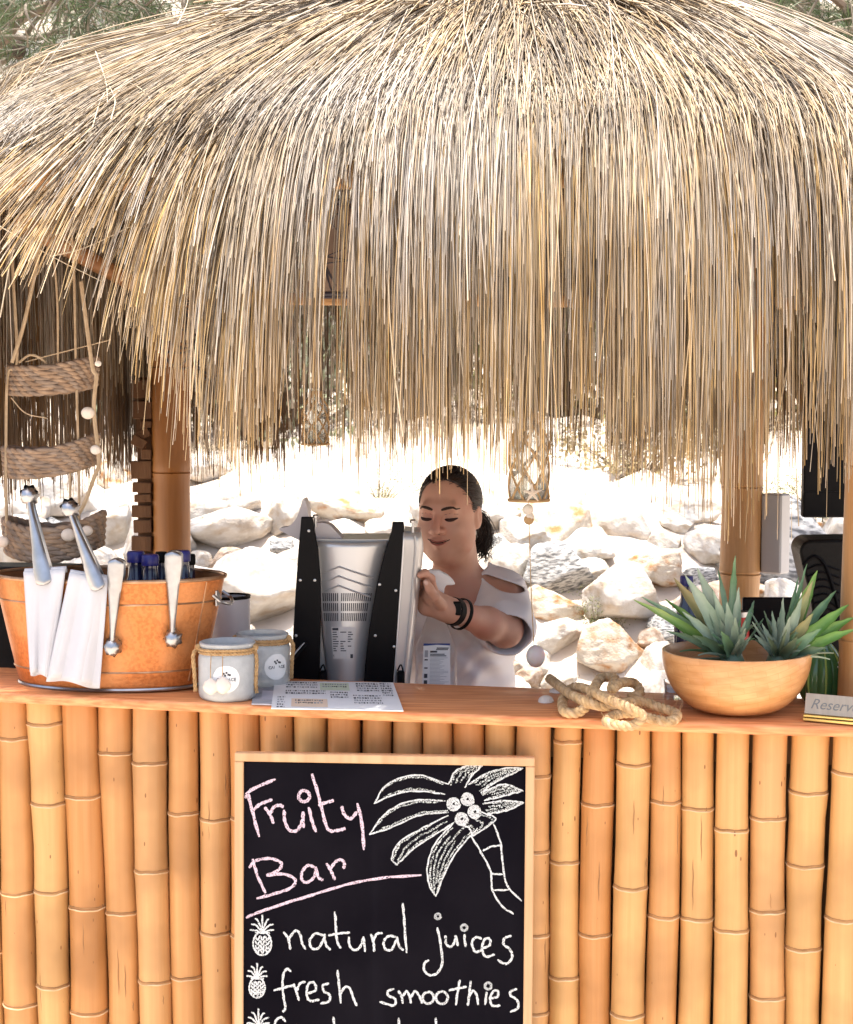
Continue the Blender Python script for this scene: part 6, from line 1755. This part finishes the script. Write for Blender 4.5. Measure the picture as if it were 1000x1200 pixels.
near = lambda x, y, z: np.sqrt((x - SE.x) ** 2 + (y - SE.y) ** 2 + (z - SE.z) ** 2) - .15
endcut = lambda x, y, z: np.maximum(np.maximum(-((x - se_o.x) * ad.x + (y - se_o.y) * ad.y + (z - se_o.z) * ad.z), near(x, y, z)), .515 + .0 - (x + .42))
_a, _b = np.array(SRp.lerp(EL_, .30)), np.array(SRp.lerp(EL_, 1.0) + Vector((.006, .004, -.004)))
def inner(x, y, z):
    ab = _b - _a; t = np.clip(((x - _a[0]) * ab[0] + (y - _a[1]) * ab[1] + (z - _a[2]) * ab[2]) / (ab @ ab), 0, 1.4)
    return np.sqrt((x - _a[0] - t * ab[0]) ** 2 + (y - _a[1] - t * ab[1]) ** 2 + (z - _a[2] - t * ab[2]) ** 2) - (.047 + .008 * t)
sh.cut(endcut, big_lo, big_hi, .004)
sh.cut(inner, big_lo, big_hi, .004)
NP = [(452, 630), (580, 630), (570.5, 664), (526, 705), (468, 668)]
def vneck(x, y, z):
    px, py = proj(x, y, z); v = np.full(np.broadcast(px, py).shape, -9.0)
    for i in range(len(NP)):
        (ax, ay), (bx, by_) = NP[i], NP[(i + 1) % len(NP)]
        nx_, ny_ = (by_ - ay), -(bx - ax); l_ = math.hypot(nx_, ny_)
        v = np.maximum(v, ((px - ax) * nx_ + (py - ay) * ny_) / l_)
    return np.maximum(v / 450.0, y - .985)
sh.cut(vneck, big_lo, big_hi, .004)
sh.cut(lambda x, y, z: np.maximum(np.sqrt((x - NB.x) ** 2 + (y - NB.y - .01) ** 2) - .066 + np.maximum(0, NB.z + .01 - z) * 3, .955 - y), big_lo, big_hi, .006)
def slit(x, y, z):
    px, py = proj(x, y, z); a = rad(20); dx, dy = px - 589, py - 686
    u, v = dx * math.cos(a) + dy * math.sin(a), -dx * math.sin(a) + dy * math.cos(a) + 3.5 * (dx / 26) ** 2
    return (np.sqrt((u / 26) ** 2 + (v / 6.5) ** 2) - 1) * 6.5 / 450 + 0 * y
sh.cut(lambda x, y, z: np.maximum(slit(x, y, z), y - 1.02), big_lo, big_hi, .003)
m_shirt = mat('white_cotton_shirt', (0.80, 0.79, 0.81), (0.75, .74, .77), scale=5, rough=0.95, bump=0.25, bscale=26, spec=.15)
shm = sh.mesh('t_shirt')
cov = np.empty(len(shm.vertices) * 3, np.float32); shm.vertices.foreach_get('co', cov); cov = cov.reshape(-1, 3)
fold = .0045 * np.sin(cov[:, 0] * 70 + cov[:, 2] * 38 + 2 * np.sin(cov[:, 2] * 23)) + .0030 * np.sin(cov[:, 2] * 95 - cov[:, 0] * 60 + 1.5 * np.sin(cov[:, 0] * 31))
cov[:, 1] -= fold * (cov[:, 2] < 1.28); cov[:, 0] += fold * .4
shm.vertices.foreach_set('co', cov.ravel()); shm.update()
link('t_shirt', shm, m_shirt, woman, smooth=True)
# trousers and shoes, mostly hidden by the bar
tr = Field((-.22, .75, .0), (.32, 1.25, 1.06), .010)
hx = R(534, 850, .955).x
tr.ell((hx, .955, .95), (.155, .125, .11), None, .05)
for s_ in (-1, 1):
    tr.chain([(hx + s_ * .08, .955, .88), (hx + s_ * .09, .95, .50), (hx + s_ * .09, .97, .07)], [.088, .062, .046], .03)
link('trousers', tr.mesh('trousers'), mat('dark_trousers', (0.03, .03, .04), (0.05, .05, .06), scale=30, rough=.9), woman, smooth=True)
for s_ in (-1, 1):
    MB().sphere((hx + s_ * .09, .92, .035), (.045, .12, .04), 16, 10).build('shoe', m_white, woman)

# face details, set on the skin surface
def onface(x, z, out=.0006):
    y = .14
    for _ in range(400):
        if bd.sample(hl(x, y, z)) < 0: break
        y -= .0006
    return hl(x, y + out, z)
m_hair = mat('dark_brown_hair', (0.018, .010, .008), (0.035, .020, .015), scale=30, rough=.38, island=.4, spec=.5)
m_brow = mat('eyebrow', (0.035, .018, .012), rough=.8)
m_lip = mat('lips', (0.38, .12, .09), (0.34, .10, .08), scale=50, rough=.45)
m_dark = mat('dark_line', (0.03, .012, .01), rough=.8)
for s_ in (-1, 1):
    xs_ = np.linspace(.012, .052, 9)
    MB().tube([onface(s_ * x, .0235 + .0065 * math.sin((x - .012) / .04 * 2.3) - .004 * (x > .045), .0003) for x in xs_], [.0028, .0042, .0046, .0046, .0044, .004, .0034, .0026, .0014], 6, flat=.9).build('eyebrow', m_brow, woman)
    xs_ = np.linspace(.017, .049, 11)
    ey = MB().tube([onface(s_ * x, .0000 - .0025 * math.sin((x - .017) / .032 * math.pi) + .0012 * ((x - .033) / .016), .0004) for x in xs_], [.0012, .0030, .0040, .0046, .0048, .0048, .0048, .0046, .0040, .0030, .0014], 6).build('eyelash', m_dark, woman)
    MB().tube([onface(s_ * x, .0115 - .001 + .003 * math.sin((x - .017) / .032 * math.pi), .0000) for x in xs_], .0007, 5).build('lid_crease', m_dark, woman)
    MB().sphere(onface(s_ * .008, -.0365, -.0015), (.0032, .0025, .0020), 8, 6).build('nostril', m_dark, woman)
xs_ = np.linspace(-.026, .026, 13)
MB().tube([onface(x, -.0605 + .0075 * (x / .030) ** 2, .0002) for x in xs_ * 1.15], [.0010] + [.0015] * 11 + [.0010], 6).build('mouth_line', m_dark, woman)
MB().tube([onface(x, -.0568 + .0042 * (x / .023) ** 2 - .0009 * math.exp(-(x / .004) ** 2), .0001) for x in xs_ * .9], [.0006] + [.0024, .0028, .003, .0032, .003, .0028, .003, .0032, .003, .0028, .0024] + [.0006], 6, flat=.6).build('upper_lip', m_lip, woman)
MB().tube([onface(x, -.0650 + .0060 * (x / .022) ** 2, .0002) for x in xs_ * .85], [.0006] + [.0028, .0034, .0038, .004, .0042, .0042, .0042, .004, .0038, .0034, .0028] + [.0006], 6, flat=.6).build('lower_lip', m_lip, woman)
nl = R(499.6, 683.0, .4625)
MB().sphere(nl, (.0048, .002, .0065), 10, 8, axis=(Vector((.9, 0, .4)).normalized(), Vector((0, 1, 0)), Vector((-.4, 0, .9)).normalized())).build('thumb_nail', mat('nail', (0.62, .40, .32), rough=.3), woman)
# hair
hcF = Field(tuple(np.array(hc) - .16), tuple(np.array(hc) + .16), .0035)
HC, HR3 = (0, -.017, .032), (.0790, .0955, .0890)
hcF.ell(hl(*HC), HR3, HM)
def faceplane(x, y, z):
    qx = (x - hc[0]) * hr[0] + (y - hc[1]) * hr[1] + (z - hc[2]) * hr[2]
    qy = (x - hc[0]) * hf[0] + (y - hc[1]) * hf[1] + (z - hc[2]) * hf[2]; qz = (x - hc[0]) * hu[0] + (y - hc[1]) * hu[1] + (z - hc[2]) * hu[2]
    return np.maximum(-(qy - .004 - .42 * np.maximum(qz, -.02)) * .85, 0 * qx - 9), qz, qx, qy
hcF.cut(lambda x, y, z: faceplane(x, y, z)[0], np.array(hc) - .16, np.array(hc) + .16, .006)
hcF.cut(lambda x, y, z: (faceplane(x, y, z)[1] + .055 + .25 * faceplane(x, y, z)[3]), np.array(hc) - .16, np.array(hc) + .16, .006)
hair = link('hair', hcF.mesh('hair'), m_hair, woman, smooth=True)
r_ = np.random.default_rng(31)
hp = []
tie = np.array([.018, -.118, .0])
cc = np.array(HC); rr3_ = np.array(HR3)
while len(hp) < 2600:
    v = r_.normal(size=3); v /= np.linalg.norm(v); p = cc + v * rr3_
    if p[1] > .013 + .42 * max(p[2], -.02) + r_.uniform(-.004, .009) or p[2] < -.045: continue
    pts = []
    for t in np.linspace(0, 1, 9):
        q = p * (1 - t) + tie * t; w = (q - cc) / rr3_; l_ = np.linalg.norm(w)
        q2 = cc + (q - cc) / max(l_, .35) * (1.012 + .035 * math.sin(t * 3.1) * r_.uniform(.0, 1))
        pts.append(hl(*(q2 * (1 - t ** 6) + tie * t ** 6)))
    hp.append(pts)
tag(strands('hair_strand', np.array(hp), r_.uniform(.0005, .0011, len(hp))[:, None] * np.linspace(1, .8, 9)[None], m_hair, hair), kind='stuff')
tw = hl(*tie); pt = []
for k in range(240):
    g_ = k % 7; off = np.array([r_.normal(0, .006) + .010 * math.cos(g_ * .9), r_.normal(0, .006), r_.normal(0, .004)]); cu = r_.uniform(-.012, .012)
    ctrl = [np.array(tw) + off * .3, np.array(R(561 + 3 * math.sin(g_), 604, .975)) + off, np.array(R(567 + 3 * math.cos(g_ * 2), 620, .985)) + off * 1.0, np.array(R(567 + 4 * math.sin(g_ * 3), 637, .98)) + off * 1.1 + np.array([cu, 0, 0]), np.array(R(559 + 7 * math.sin(g_ * 2.2), 650 + 5 * math.cos(g_), .97)) + off * 1.2 + np.array([-cu, 0, r_.uniform(-.01, .02)])]
    pt.append(np.array(crom(ctrl, 4)))
tag(strands('ponytail', np.array(pt), r_.uniform(.0005, .0011, len(pt))[:, None], m_hair, woman), kind='stuff')
MB().tube([np.array(tw) + .011 * (np.array(hr) * math.cos(q) + np.array(hu) * math.sin(q)) for q in np.linspace(0, 6.2832, 17)], .004, 6, cap=False).build('hair_tie', m_black, woman)
fl = []
for k in range(46):
    a_ = r_.uniform(-2.4, 1.2); s0_ = hl(.075 * math.sin(a_) , r_.uniform(-.06, .05), .04 + .082 * abs(math.cos(a_)))
    d_ = np.array(hr) * math.sin(a_) + np.array(hu) * math.cos(a_) * .7 + r_.normal(size=3) * .5; d_ /= np.linalg.norm(d_); l_ = r_.uniform(.015, .05)
    fl.append([np.array(s0_), np.array(s0_) + d_ * l_ * .5 + r_.normal(size=3) * .004, np.array(s0_) + d_ * l_ + np.array([0, 0, -.01])])
for (x0, y0, x1, y1) in ((563, 600, 582, 636), (566, 606, 579, 628), (490, 566, 482, 571), (489, 568, 484, 578), (488, 572, 486, 590)):
    a_, b_ = np.array(R(x0, y0, .88)), np.array(R(x1, y1, .88)); fl.append([a_, (a_ + b_) / 2 + np.array([.006, 0, .006]), b_])
tag(strands('stray_hair', np.array(fl), .0004, m_hair, woman), kind='stuff')
# black wrist bands
fa = (EL_ - WR).normalized()
def band(c, ax, r, h, tilt, name):
    a, b, t = basis((ax + Vector(tilt)).normalized())
    prof = [(r, -h / 2), (r + .0022, -h / 2 + .001), (r + .0024, 0), (r + .0022, h / 2 - .001), (r, h / 2), (r - .0005, 0)]
    vv = []; n = 36
    for (q, z) in prof:
        for j in range(n):
            th = 2 * math.pi * j / n; vv.append(Vector(c) + a * (q * math.cos(th)) + b * (q * math.sin(th)) + t * z)
    m_ = len(prof)
    return MB().add(vv, [(i * n + j, i * n + (j + 1) % n, ((i + 1) % m_) * n + (j + 1) % n, ((i + 1) % m_) * n + j) for i in range(m_) for j in range(n)]).build(name, m_black, woman, angle=60)
w1 = band(WR + fa * .006, fa, .0325, .020, (.0, 0, .05), 'wrist_watch')
MB().box(WR + fa * .006 + Vector((.006, -.033, .012)), (.026, .010, .034), None, .003).build('watch_face', m_gloss, w1)
band(WR + fa * .036, fa, .0375, .011, (.25, 0, -.1), 'wrist_band')
